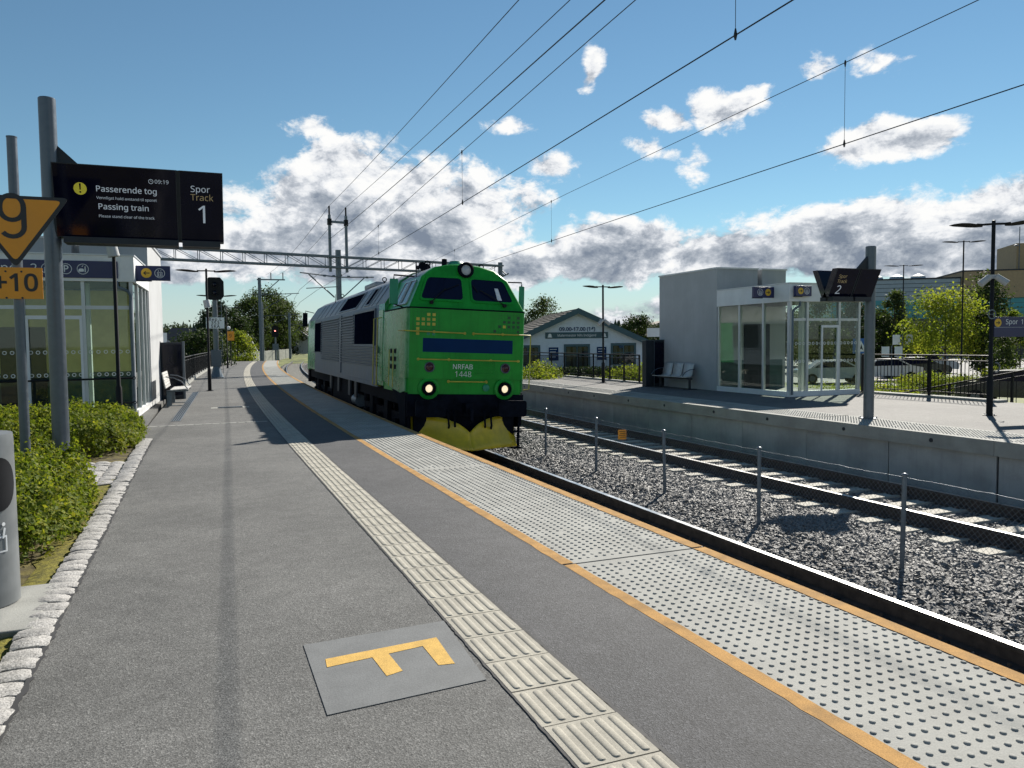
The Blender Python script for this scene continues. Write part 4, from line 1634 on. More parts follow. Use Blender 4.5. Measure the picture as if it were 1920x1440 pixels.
# ------------------------------------------------------------------ passenger displays
def display_unit(label, loc, pole_h, pole_r, sx, spor, amber, rz=0, width=2.16, z0=3.12, z1=4.06, full=True):
    """thick post carrying two tilted screens back to back; sx = +1 when the screens reach toward +x"""
    t = thing('passenger_display', label, 'display', loc, rz, 'platform displays on thick posts')
    MB().lathe([(pole_r + .07, 0), (pole_r + .07, .02), (pole_r, .022), (pole_r, pole_h), (pole_r * .9, pole_h + .012), (.01, pole_h + .014)], 24).build('post', m_galv, t)
    mb = MB()
    for k_ in range(4):
        a = PI / 4 + k_ * PI / 2
        mb.cyl((pole_r * 1.5 * math.cos(a), pole_r * 1.5 * math.sin(a), .02), (pole_r * 1.5 * math.cos(a), pole_r * 1.5 * math.sin(a), .05), .016, n=6)
    mb.build('anchor_bolts', m_galvd, t)
    xa, xb = .06 * sx, width * sx
    xm = (width - .58) * sx
    hh = z1 - z0
    MB().prism([(pole_r * .8 * sx, z1 + .30), (.42 * sx, z1 - .02), (pole_r * .8 * sx, z1 - .02)], -.02, .02, lambda u, v, d: (u, d, v)).build('gusset', m_anthr, t)
    for sy in (-1, 1):
        tilt = .075

        def F_(u, v, d, sy=sy):
            # sloping face: top leans out; d outward
            fr_ = (v - z0) / hh
            return (u, sy * (.20 + tilt * (2 * fr_ - 1) * 1.6 + d), v)
        sc = MB()
        for ua, ub in ((xa, xm - .015 * sx), (xm + .015 * sx, xb)):
            a_, b_ = min(ua, ub), max(ua, ub)
            sc.prism([(a_, z0), (b_, z0), (b_, z1), (a_, z1)], -.13, 0, F_)
        scr = sc.build('screen_housing', m_screen, t)
        mb = MB()
        for ua, ub in ((xa, xm - .015 * sx), (xm + .015 * sx, xb)):
            a_, b_ = min(ua, ub), max(ua, ub)
            mb.ring([(a_ + .012, z0 + .012), (b_ - .012, z0 + .012), (b_ - .012, z1 - .012), (a_ + .012, z1 - .012)], [(a_, z0), (b_, z0), (b_, z1), (a_, z1)], .0005, .004, F_)
        mb.prism([(min(xm - .016 * sx, xm + .016 * sx), z0), (max(xm - .016 * sx, xm + .016 * sx), z0), (max(xm - .016 * sx, xm + .016 * sx), z1), (min(xm - .016 * sx, xm + .016 * sx), z1)], -.12, -.01, F_)
        mb.build('bezel', m_anthr, scr)
        lw = MB()
        lw.bx(min(xa + .09 * sx, xm - .02 * sx), max(xa + .09 * sx, xm - .02 * sx), min(sy * .02, sy * .17), max(sy * .02, sy * .17), z0 - .075, z0 + .004)
        lw.bx(min(xm + .03 * sx, xb - .05 * sx), max(xm + .03 * sx, xb - .05 * sx), min(sy * .02, sy * .17), max(sy * .02, sy * .17), z0 - .075, z0 + .004)
        lw.build('under_tray', m_anthr, t)
        # writing on this face
        th = math.atan(tilt * 3.2 / hh)

        def put_text(s_, size, mat, u, v, align='LEFT', **kw):
            if sy < 0:
                rot = (PI / 2 + th, 0, 0)
            else:
                rot = (PI / 2 + th, 0, PI)
                align = {'LEFT': 'RIGHT', 'RIGHT': 'LEFT', 'CENTER': 'CENTER'}[align]
            p = F_(u, v, .004)
            return obj('lettering', text_mesh(s_, size, mat, .0008, align, **kw), scr, p, rot)
        if sx > 0 and sy < 0 or sx < 0:
            x0_ = min(xa, xb)
            if sx > 0:
                yd = MB().prism(circ((x0_ + .32, z1 - .31), .078, 24), .0008, .003, F_).build('warning_disc', m_lityel, scr)
                mb = MB()
                mb.prism([(x0_ + .309, z1 - .245), (x0_ + .331, z1 - .245), (x0_ + .327, z1 - .325), (x0_ + .313, z1 - .325)], .0032, .005, F_)
                mb.prism(circ((x0_ + .32, z1 - .352), .012, 10), .0032, .005, F_)
                mb.build('exclamation_mark', m_screen, yd)
                put_text('Passerende tog', .110, m_lit, x0_ + .50, z1 - .300, bold=.0008)
                put_text('Vennligst hold avstand til sporet', .052, m_lit, x0_ + .505, z1 - .413)
                put_text('Passing train', .110, m_lit, x0_ + .515, z1 - .525, bold=.0008)
                put_text('Please stand clear of the track', .052, m_lit, x0_ + .518, z1 - .648)
                put_text('09:19', .075, m_lit, x0_ + 1.225, z1 - .168)
                MB().ring(circ((x0_ + 1.18, z1 - .168), .025, 18), circ((x0_ + 1.18, z1 - .168), .031, 18), .0008, .003, F_).prism([(x0_ + 1.178, z1 - .168), (x0_ + 1.182, z1 - .168), (x0_ + 1.182, z1 - .15), (x0_ + 1.178, z1 - .15)], .0008, .003, F_).prism([(x0_ + 1.178, z1 - .170), (x0_ + 1.193, z1 - .170), (x0_ + 1.193, z1 - .166), (x0_ + 1.178, z1 - .166)], .0008, .003, F_).build('clock_symbol', m_lit, scr)
                put_text('Spor', .125, m_lit, xm + .155, z1 - .235)
                put_text('Track', .125, m_lity, xm + .155, z1 - .345)
                put_text('1', .36, m_lit, xm + .22, z1 - .575)
            elif sy < 0:
                put_text('Spor', .10, m_lity, xb + .10, z1 - .15)
                put_text('Track', .10, m_lity, xb + .10, z1 - .24)
                put_text(spor, .25, m_lit, xb + .13, z1 - .40)
    return t


display_unit('black passenger information screens showing a passing train notice on thick grey post', (-1.80, 12.04, -.05), 4.95, .106, 1, '1', True)
display_unit('dark tilted screens numbered 2 on a thick post at the far platform edge', (12.325, 11.61, 0), 3.40, .098, -1, '2', False, width=1.16, z0=2.40, z1=2.93)

# orange speed signs on a slim post
sp = thing('speed_sign', 'orange triangular 9 sign above an orange +10 plate on slim grey post', 'sign', (-1.86, 10.08, -.02))
MB().cyl((0, 0, 0), (0, 0, 3.93), .052, n=16).cyl((0, 0, 3.93), (0, 0, 3.94), .055, n=16).build('post', m_galv, sp)
tri = [(-.545, 3.285), (.545, 3.285), (0, 2.495)]
tro = rpoly(tri, .07, 4)
cc = (0, 3.02)
tin = [(cc[0] + (u - cc[0]) * .865, cc[1] + (v - cc[1]) * .865) for u, v in tro]
tp = MB().prism(tro, .066, .078, FY).build('triangle_plate', m_signk, sp)
MB().prism(tin, .0785, .080, FY).build('triangle_face', m_orange, tp)


def nine(f, mat, parent, name):
    # figure nine drawn as a thick stroke
    pts = []
    for a in range(0, 361, 20):
        t_ = R(a)
        pts.append((.115 * math.cos(t_), .055 * (1 if math.sin(t_) > 0 else -1) * (1 if abs(math.sin(t_)) > .01 else 0) + .095 * math.sin(t_) + .10))
    mb_ = MB()
    W_ = .026

    def seg(pl, closed=False, e=0):
        n_ = len(pl)
        L_, R_ = [], []
        for i_ in range(n_):
            a_ = Vector(pl[i_ - 1] if (closed or i_) else pl[i_])
            b_ = Vector(pl[(i_ + 1) % n_] if (closed or i_ < n_ - 1) else pl[i_])
            d_ = (b_ - a_).normalized()
            nn = Vector((-d_.y, d_.x))
            p_ = Vector(pl[i_])
            L_.append(tuple(p_ + nn * W_))
            R_.append(tuple(p_ - nn * W_))
        rng_ = range(n_ if closed else n_ - 1)
        for i_ in rng_:
            j_ = (i_ + 1) % n_
            mb_.prism([L_[i_], L_[j_], R_[j_], R_[i_]], .0805 + e, .0825 + e + (i_ % 2) * .0002, f)
    oval = [(.112 * math.cos(t_), .105 + .145 * (abs(math.sin(t_)) ** .85) * (1 if math.sin(t_) > 0 else -1)) for t_ in [2 * PI * i_ / 24 for i_ in range(24)]]
    seg(oval, True)
    tail = [(.112, .12), (.112, -.12)] + [(.112 * math.cos(t_), -.12 - .115 * math.sin(t_)) for t_ in [PI * i_ / 10 for i_ in range(1, 9)]]
    seg(tail, False, .0007)
    return mb_.build(name, mat, parent)


nine(lambda u, v, d: (u - .015, -d, v * .93 + 3.055), m_signk, tp, 'figure')
pp = MB().bx(-.25, .25, -.074, -.066, 2.155, 2.50).build('plate', m_orange, sp)
text('+10', .275, m_signk, pp, (-.01, -.0755, 2.328), bold=.006, extrude=.001)
mb = MB()
for u in (-.10, .05):
    for v in (2.165, 2.455):
        mb.cyl((u, -.074, v), (u, -.080, v), .011, n=8)
mb.build('plate_bolts', m_signk, pp)


# ------------------------------------------------------------------ lift houses: glazed lobby in front of a rendered shaft
def lift_house(label, loc, rz, mirror, wid, zf0, zf1, zs, lobby, depth, mull_front, mull_side, gap_x, side_open=True, shaft_mat=None, door=(.55, .95), warm=True):
    """local +y runs along the platform; the glazed front looks to -y; mirror=-1 lets the house reach toward -x"""
    t = thing('lift_house', label, 'lift house', loc, rz, 'lift houses on the platforms')
    s = mirror
    W_ = wid * s

    def B(name, mat, xa, xb, ya, yb, za, zb, parent=t, bevel=0):
        return box(name, mat, parent, min(xa * s, xb * s), max(xa * s, xb * s), ya, yb, za, zb, bevel)
    # floor, sills
    B('floor', m_conc, .05, wid - .05, .05, lobby, -.02, .02)
    B('sill', m_white, 0, wid, -.03, .07, 0, .15)
    B('sill', m_white, -.03, .07, .07, lobby, 0, .15)
    # corner posts and mullions
    posts_f = [0.0] + mull_front + [wid - .07]
    for x in posts_f:
        B('mullion', m_alu, x, x + .07, -.02, .08, .15, zf0)
    B('transom', m_alu, .07, wid - .07, .0, .06, 2.42 * zf0 / 3.03, 2.50 * zf0 / 3.03)
    ys = [.08] + mull_side + [lobby - .08]
    for y in ys[1:]:
        B('mullion', m_alu, -.02, .06, y, y + .07, .15, zf0)
    # panes
    for i in range(len(posts_f) - 1):
        a, b = posts_f[i] + .07, posts_f[i + 1]
        zt_ = 2.42 * zf0 / 3.03
        B('pane', m_glass, a, b, .025, .035, .15, zt_)
        B('pane', m_glass, a, b, .025, .035, zt_ + .08, zf0)
    for i in range(len(ys) - 1):
        B('pane', m_glass, .015, .025, ys[i] + (.07 if i else 0), ys[i + 1], .15, zf0)
    # sliding door leaf frame in the front
    for a, b in (door,):
        B('door_frame', m_white, a, b, -.035, -.005, 2.20 * zf0 / 3.03, 2.28 * zf0 / 3.03)
        for x in (a, b - .05):
            B('door_frame', m_white, x, x + .05, -.035, -.005, .15, 2.20 * zf0 / 3.03)
    # fascia and lobby roof
    B('fascia', m_white, -.05, wid + .05, -.06, 0.0, zf0, zf1, bevel=.006)
    B('fascia', m_white, -.05, 0.0, 0.0, lobby - .01, zf0, zf1, bevel=.006)
    B('fascia_cap', m_alu, -.07, wid + .07, -.08, .02, zf1, zf1 + .03)
    B('fascia_cap', m_alu, -.07, .02, .02, lobby - .01, zf1, zf1 + .03)
    B('lobby_roof', m_anthr, .0, wid, .0, lobby - .01, zf0 + .04, zf1 - .06)
    # shaft: two rendered volumes with a narrow gap
    sm = shaft_mat or m_render
    for xa, xb in ((-.04, gap_x - .09), (gap_x + .09, wid + .1)):
        B('shaft', sm, xa, xb, lobby, depth, 0, zs)
        B('shaft_coping', m_alu, xa - .03, xb + .03, lobby - .03, depth + .03, zs, zs + .05)
    B('shaft', sm, gap_x - .09, gap_x + .09, lobby + .35, depth, 0, zs - .12)
    # inside: lift door, wall, painted reflection panel, column
    B('inner_wall', m_beige if warm else m_render, .1, wid - .05, lobby - .04, lobby - .015, .95, zf0)
    B('reflection_panel', m_tealrefl, .1, wid - .05, lobby - .05, lobby - .015, .02, .95)  # dark reflections in the lobby glass, painted as a teal panel
    B('lift_door', m_anthr, wid * .38, wid * .38 + 1.0, lobby - .07, lobby - .05, .02, 2.1)
    B('column', m_white, .95, 1.10, .55, .70, .02, zf0)
    # downpipe at the corner
    MB().tube([(s * .30, -.10, zf0), (s * .28, -.10, zf0 - .12), (s * .08, -.10, zf0 - .22), (s * .04, -.09, zf0 - .30), (s * .04, -.09, .06)], .032, 8).build('downpipe', m_galvd, t)
    # manifestation dots on the glass
    dots = MB()
    for i in range(len(posts_f) - 1):
        a, b = posts_f[i] + .07, posts_f[i + 1]
        n_ = max(2, int((b - a) / .13))
        for z in (.98, 1.48):
            for k in range(n_):
                dots.ring(circ((a * s + (b - a) * s * (k + .5) / n_, z), .028, 14), circ((a * s + (b - a) * s * (k + .5) / n_, z), .042, 14), -.0245, -.022, FY)
    dots.build('glass_dots', m_signw, t)
    return t


lh1 = lift_house('lift house with grey shaft and glazed lobby beside the shrub bed', (-1.37, 19.3, 0), R(-2.1), -1, 6.2, 3.03, 3.60, 4.33, 3.15, 7.2, [.95, 2.10, 3.3, 4.5], [.85, 1.75, 2.5], 1.62, door=(1.02, 2.10))
lh2 = lift_house('lift house with grey shaft and glazed lobby on the far platform', (15.10, 17.0, 0), R(-.3), 1, 2.56, 2.64, 3.13, 3.83, 3.2, 6.5, [.60, 1.75], [1.03, 2.10], 1.62, door=(1.12, 1.75), warm=False)

# fascia sign on the near lift house
sgn = thing('fascia_sign', 'long blue fascia sign with Spor 2, P and service symbols', 'sign', (-1.37, 19.3, 0), R(-2.1))
box('board', m_signb, sgn, -5.6, -.27, -.085, -.062, 3.10, 3.47)
text('Spor  2', .27, m_signw, sgn, (-2.23, -.087, 3.285), extrude=.001)
icon_lift(sgn, -1.615 - .02, 3.29, .115, -.086)
f_ = lambda a, b, d: (-1.28 + a * .115, -.086 - d, 3.29 + b * .115)
MB().ring(circ((0, 0), .90), circ((0, 0), 1.0), 0, .003, f_).build('symbol_ring', m_signw, sgn)
text('P', .20, m_signw, sgn, (-1.28, -.088, 3.288), extrude=.001, bold=.003)
f_ = lambda a, b, d: (-.955 + a * .115, -.086 - d, 3.29 + b * .115)
mb = MB().ring(circ((0, 0), .90), circ((0, 0), 1.0), 0, .003, f_)
mb.prism(rpoly([(-.75, -.5), (.15, -.5), (.2, -.1), (0, .1), (-.5, .1), (-.75, -.1)], .12, 3), 0, .003, f_)
mb.prism([(.3, -.6), (.5, -.6), (.5, .2), (.3, .2)], 0, .003, f_).prism(circ((.4, .38), .12, 10), 0, .003, f_)
mb.prism([(-.2, .45), (.05, .72), (.12, .62), (-.1, .38)], 0, .003, f_)
mb.build('kiss_and_ride_symbol', m_signw, sgn)


def blade_sign(label, loc, rz, arrow_left, w=.72, h=.335, z=3.26, lift_first=False):
    t = thing('blade_sign', label, 'sign', loc, rz, 'blue blade signs on the lift houses')
    box('board', m_signb, t, 0, w, -.045, .045, z - h / 2, z + h / 2, .006)
    box('bracket', m_anthr, t, -.02, .45 * w, -.03, .03, z - h / 2 - .02, z - h / 2)
    ua, ul = (.22 * w / .72, .50 * w / .72)
    if lift_first:
        ua, ul = ul, ua
    icon_arrow(t, ua, z, .11 * h / .335, -.0455, 1 if arrow_left else -1)
    icon_lift(t, ul, z, .11 * h / .335, -.0455)
    return t


blade_sign('small blue sign with yellow left arrow and lift symbol on the near lift house', (-1.31, 19.62, 0), R(-2), True)
blade_sign('small blue sign with lift symbol and yellow right arrow on the far lift house', (14.35, 17.6, 0), 0, False, .70, .30, 2.92, True)
b2 = blade_sign('short blue sign beside the far screens on the lift house corner', (15.16, 16.86, 0), 0, False, .55, .28, 2.92)

# guard bars before the near lobby glass
gb = thing('guard_bar', 'black two-rail guard bar in front of the lobby glass', 'guard rail', (-1.37, 18.85, 0), R(-1))
MB().tube([(-5.6, 0, .86), (-.02, 0, .90)], .021, 8).build('rail', m_black, gb)
MB().tube([(-5.6, 0, .33), (-.02, 0, .36)], .017, 8).build('rail', m_black, gb)
for u in (-5.2, -3.1, -2.12):
    box('post', m_black, gb, u - .022, u + .022, -.022, .022, -.05, .88)
for z in (.90, .36):
    MB().tube([(.0 + .03 * math.cos(a), 0, z + .03 * math.sin(a)) for a in [2 * PI * i / 10 for i in range(10)]], .010, 5, closed=True).build('end_ring', m_black, gb)

# lamps of the left platform
lamp_post('lamp_post', 'black lamp post with loudspeaker standing close to the lobby glass', (-1.62, 18.2, -.02), 4.2, speaker=True, sp_h=3.62, rz=R(-3))
lamp_post('lamp_post', 'black lamp post with white loudspeaker beside the slot drain', on(0, 29.1), 4.24, speaker=True, sp_h=3.05, rz=R(-3))
lamp_post('lamp_post', 'black lamp post just beyond the octagonal signal', on(.05, 43.5), 4.24, rz=R(-4))
lamp_post('lamp_post', 'black lamp post near the far end of the left platform railing', on(.1, 57), 4.24, rz=R(-5))
# lamps of the right platform
lamp_post('lamp_post', 'black lamp post with twin loudspeakers before the white gabled shop', (14.30, 26.18, 0), 3.72, .88, speaker=True, sp_h=2.35, sp_two=True)
lamp_post('lamp_post', 'black lamp post carrying the blue Spor 1 sign and twin loudspeakers', (14.93, 10.98, 0), 3.93, .80, speaker=True, sp_h=2.78, sp_two=True, rz=R(-40))

# bench by the notice case
be = thing('bench', 'slatted metal bench with curved armrests against the lift house wall', 'bench', (-.86, 23.0, 0), R(-2))
for i in range(6):
    box('seat_slat', m_wood, be, .12 + i * .075, .185 + i * .075, -.85, .85, .42 + .004 * i, .445 + .004 * i)
for i in range(6):
    box('back_slat', m_wood, be, -.02, .005, -.85, .85, .50 + i * .072, .562 + i * .072, rot=(0, R(-11), 0), loc=(.115, 0, -.01))
for y in (-.62, .62):
    MB().bx(.02, .14, y - .03, y + .03, 0, .42).bx(.02, .55, y - .03, y + .03, .38, .418).bx(.0, .40, y - .05, y + .05, 0, .015).build('leg', m_galvd, be)
for y in (-.80, .80):
    MB().tube([(.02, y, .78), (.20, y, .76), (.40, y, .66), (.54, y, .46)], .014, 6).build('armrest', m_galv, be)

# notice case
nc = thing('notice_case', 'tall dark notice case with pale edge posts behind the bench', 'notice case', (-.78, 25.3, 0), R(-2))
box('panel', m_anthr, nc, -.32, .28, -.09, .09, .0, 1.70, .01)
box('front_glass', m_screen, nc, -.27, .25, -.096, -.091, .12, 1.64)
box('edge_post', m_galv, nc, .281, .335, -.09, .09, 0, 1.73)
box('edge_post', m_anthr, nc, -.37, -.321, -.09, .09, 0, 1.73)
MB().lathe([(.05, 0), (.05, .03), (.01, .05)], 10, (-.1, 0, 1.70)).build('top_light', m_galv, nc)

# railing and pale upstand along the left edge
pts = [on(-1.0, 26.6 + i * 6.2)[:2] for i in range(10)]
railing('railing', 'black baluster railing along the back of the near platform', pts, .10, 1.02, 2.05, .12)
mb = MB()
mb.sweep([(-1.10, -1.2), (-.92, -1.2), (-.92, .11), (-1.10, .11)], path(0, 26.5, 82, 0, 2.0))
tag(mb.build('upstand', m_conc), 'pale concrete upstand under the near railing', 'kerb wall')

# main signal with number plate
sgp = on(.02, 40.9)
si = thing('railway_signal', 'black octagonal two-lens signal on a flared grey mast', 'signal', sgp, R(-2))
MB().lathe([(.34, 0), (.34, .03), (.30, .04), (.22, .28), (.165, .55), (.155, .62)], 14).build('base_flare', m_galvd, si)
MB().bx(-.24, .24, -.17, .17, .55, 1.36).build('cabinet', m_galv, si, bevel=.01)
MB().lathe([(.12, 1.36), (.12, 3.0), (.10, 4.05)], 14).build('mast', m_galv, si)
q = rpoly([(-.46, 4.0), (-.30, 3.82), (.30, 3.82), (.46, 4.0), (.46, 4.72), (.28, 4.92), (-.28, 4.92), (-.46, 4.72)], .03, 2)
hd_ = MB().prism(q, .10, .18, lambda u, v, d: (u * .92 + .02, -d, v)).build('signal_head', m_black, si)
for z in (4.17, 4.57):
    lamp(hd_, 'lens_hood', .02, z, -.18, .14, .11, m_black, m_screen, .10)
pla = MB().bx(-.42, .42, -.155, -.14, 2.42, 2.96).build('number_plate', m_signw, si)
for i, s_ in enumerate(('Rep.L', '353', 'SKA')):
    text(s_, .21, m_signk, pla, (0, -.157, 2.86 - i * .172), extrude=.001, bold=.004, spacing=1.15)
mb = MB()
for i in range(16):
    mb.cyl((.30, .05, .4 + i * .24), (-.02, .05, .4 + i * .24), .010, n=5)
mb.cyl((.30, .05, .2), (.30, .05, 4.3), .012, n=6)
mb.build('ladder', m_galvd, si)

# ------------------------------------------------------------------ right platform furniture
rb_ = thing('seat_row', 'row of three perforated metal seats against the far lift house', 'bench', (14.78, 21.9, 0), 0)
perf = m_wood
for i in range(3):
    y = .72 - i * .60
    st = MB()
    vs, fs = [], []
    prof = [(-.02, .42), (.16, .40), (.34, .42), (.40, .47), (.47, .80), (.50, .84)]
    for yy in (y - .26, y + .26):
        vs += [(a - .36, yy, b) for a, b in prof]
    k = len(prof)
    fs = [(j, j + 1, k + j + 1, k + j) for j in range(k - 1)]
    so = st.add(vs, fs).build('seat', perf, rb_)
    sm_ = so.modifiers.new('thickness', 'SOLIDIFY')
    sm_.thickness = .02
box('beam', m_anthr, rb_, -.16, -.08, -.95, .95, .33, .39)
for y in (-.85, .85):
    MB().bx(-.15, -.09, y - .03, y + .03, 0, .33).bx(-.36, .14, y - .03, y + .03, 0, .02).build('leg', m_anthr, rb_)
for y in (1.04, -.82):
    MB().tube([(.10, y, .66), (-.10, y, .64), (-.28, y, .56), (-.38, y, .44)], .014, 6).build('armrest', m_galv, rb_)

nc2 = thing('notice_case', 'dark notice case standing at the corner of the far lift house', 'notice case', (14.72, 23.3, 0), R(4))
box('panel', m_anthr, nc2, -.40, .44, -.12, .12, .0, 1.60, .01)
box('front_glass', m_screen, nc2, -.05, .42, -.127, -.121, .12, 1.54)
box('edge_post', m_galv, nc2, -.075, -.05, -.14, -.121, 0, 1.62)
box('cap', m_galv, nc2, -.42, .46, -.14, .14, 1.601, 1.63)

railing('railing', 'black baluster railing behind the far platform toward the white shop', [(15.12, 24.9)] + [on(15.1, 27.5 + i * 6)[:2] for i in range(7)], .06, 1.0, 1.7, .115)
railing('railing', 'black baluster railing between the far lift house and the Spor 1 lamp post', [(17.9, 17.1), (18.12, 15.05), (18.12, 13.3)], .06, 1.06, 1.75, .105)
mb = MB().bx(17.95, 18.30, 13.0, 17.4, -.5, .06)
mb.sweep([(15.02, -.5), (15.22, -.5), (15.22, .06), (15.02, .06)], path(0, 24.4, 70, 0, 2.0))
tag(mb.build('upstand', m_conc), 'pale concrete upstand under the far platform railings', 'kerb wall')
# Spor 1 sign on the lamp post
s1 = thing('track_sign', 'blue Spor 1 sign with yellow arrow disc on the lamp post', 'sign', (14.93, 10.98, 0), R(-8))
box('board', m_signb, s1, .04, 1.45, -.03, .03, 1.60, 2.01, .005)
box('split_line', m_signw, s1, .04, 1.45, -.0315, -.0305, 1.795, 1.799)
icon_arrow(s1, .13, 1.89, .085, -.0305, -1)
text('Spor  1', .150, m_signw, s1, (.55, -.032, 1.905), extrude=.001)
f_ = lambda a, b, d: (-.06 + a * .10, -.06 - d, 2.06 + b * .10)
MB().ring(circ((0, 0), .78), circ((0, 0), 1.0), 0, .012, f_).prism([(-.6, -.06), (.3, -.06), (.3, -.3), (.62, 0), (.3, .3), (.3, .06), (-.6, .06)], 0, .010, f_).build('round_arrow', m_galvd, s1)
MB().tube([(.10 + .09 * math.cos(a) * 1.2, -.02, .98 + .10 * math.sin(a)) for a in [PI / 2 - PI * i / 10 for i in range(11)]], .014, 6).build('handle_ring', m_galv, s1)


# ------------------------------------------------------------------ catenary gantry across the line
GL, GR = Vector((-2.6, 43.35, 0)), Vector((18.6, 47.9, 0))
gd = (GR - GL).normalized()
ga = math.atan2(gd.y, gd.x)
glen = (GR - GL).length
ga_t = thing('catenary_gantry', 'grey steel lattice gantry spanning both tracks with feeder posts on top', 'gantry', GL, ga)
zt_, zb_ = 6.62, 6.02
for dy in (-.22, .22):
    MB().bx(0, glen, dy - .045, dy + .045, zt_ - .05, zt_ + .05).build('top_chord', m_galvd, ga_t)
    MB().bx(0, glen, dy - .045, dy + .045, zb_ - .05, zb_ + .05).build('bottom_chord', m_galvd, ga_t)
nb = 18
for i in range(nb + 1):
    u = .4 + (glen - .8) * i / nb
    for dy in (-.22, .22):
        MB().cyl((u, dy, zb_), (u, dy, zt_), .020, n=5).build('upright', m_galvd, ga_t)
        if i < nb:
            u2 = .4 + (glen - .8) * (i + 1) / nb
            a, b = ((u, zt_), (u2, zb_)) if i < nb / 2 else ((u, zb_), (u2, zt_))
            MB().cyl((a[0], dy, a[1]), (b[0], dy, b[1]), .016, n=5).build('diagonal', m_galvd, ga_t)
    MB().cyl((u, -.22, zb_), (u, .22, zb_), .014, n=5).build('cross_tie', m_galvd, ga_t)
for u in (.1, glen - .1):
    MB().lathe([(.22, -1.2), (.17, 3.0), (.15, 6.85)], 12, (u, 0, 0)).build('mast', m_galvd, ga_t)
MB().tube([(glen, 0, 5.9), (glen + .55, 0, 6.15)], .05, 6).tube([(glen, 0, 6.35), (glen + .35, 0, 6.1), (glen + .5, 0, 6.1)], .04, 6).build('end_bracket', m_galvd, ga_t)


def gpos(x):
    """gantry station whose world x is given"""
    return (x - GL.x) / gd.x


um = gpos(7.55)
MB().bx(um - .12, um + .12, -.12, .12, 3.6, 7.02).build('drop_post', m_galvd, ga_t)
ua_, ub_ = gpos(7.08), gpos(8.06)
for u in (ua_, ub_):
    MB().bx(u - .065, u + .065, -.065, .065, 5.75, 9.0).build('feeder_post', m_galvd, ga_t)
    MB().cyl((u, 0, 9.0), (u, 0, 9.5), .05, n=8).build('insulator', m_black, ga_t)
MB().bx(ua_ - .12, ub_ + .12, -.05, .05, 8.55, 8.68).build('feeder_crossbar', m_galvd, ga_t)
for u in (ua_, ub_):
    MB().bx(u - .10, u + .10, -.10, .10, 8.42, 8.78).build('crossbar_clamp', m_black, ga_t)
ct = MB()
ct.tube([(um - 2.35, -.2, 5.62), (um - .05, -.1, 5.45)], .035, 6).tube([(um - 1.85, -.2, 5.55), (um - .35, -.2, 4.28)], .04, 6)
ct.tube([(um + .05, -.1, 5.45), (um + 2.1, -.2, 5.52)], .035, 6).tube([(um + 1.5, -.2, 5.45), (um + .1, -.1, 4.2)], .035, 6)
for u in (-.9, -.35, .55, 1.7):
    ct.cyl((um + u - .07, -.15, 5.5), (um + u + .07, -.15, 5.5), .06, n=8)
ct.tube([(um - 2.0, -.2, 4.75), (um - .7, -.2, 4.85), (um - .1, -.1, 4.9)], .025, 6)
ct.build('cantilever', m_galvd, ga_t)


# ------------------------------------------------------------------ wires
def wire(name, label, pts, r, group='overhead line wires'):
    mid = Vector(pts[0])
    o = MB().tube([Vector(p) for p in pts], r, 5).build(name, m_wire)
    return tag(o, label, 'wire', group)


def catl(f, ya, yb, n=24):
    return [f(ya + (yb - ya) * i / n) for i in range(n + 1)]


def interp(y, tab):
    for (a, va), (b, vb) in zip(tab, tab[1:]):
        if y <= b:
            return va + (vb - va) * (y - a) / (b - a)
    return tab[-1][1]


x1 = lambda y: 5.20 + .0254 * y
c1 = lambda y: Vector((x1(y), y, interp(y, [(-40, 4.9), (0, 4.87), (20, 4.76), (46, 4.72)])))
s1w = lambda y: Vector((x1(y), y, interp(y, [(-40, 6.2), (0, 6.16), (9, 6.07), (17.8, 5.9), (34, 5.55), (46, 5.58)])))
x2 = lambda y: 9.55 + .040 * y
c2w = lambda y: Vector((x2(y), y, interp(y, [(-40, 4.82), (20, 4.80), (46, 4.76)])))
s2w = lambda y: Vector((x2(y), y, interp(y, [(-40, 6.3), (8, 6.13), (22, 6.05), (46, 5.6)])))
wire('contact_wire', 'contact wire hanging over the near track', catl(c1, -40, 46), .0085)
wire('messenger_wire', 'messenger wire above the near track contact wire', catl(s1w, -40, 46), .0070)
wire('contact_wire', 'contact wire hanging over the far track', catl(c2w, -40, 46.5), .0085)
wire('messenger_wire', 'messenger wire above the far track contact wire', catl(s2w, -40, 46.5), .0070)


def on_ray(px, py, X):
    d = CR * ((px - 960) / FPX) - CU * ((py - 720) / FPX) + _fwd
    t_ = X / d.x
    return Vector((0, 0, CAM_H)) + d * t_


GA = ga_t.matrix_basis


def gw(u, z):
    return GL + gd * u + Vector((0, 0, z))


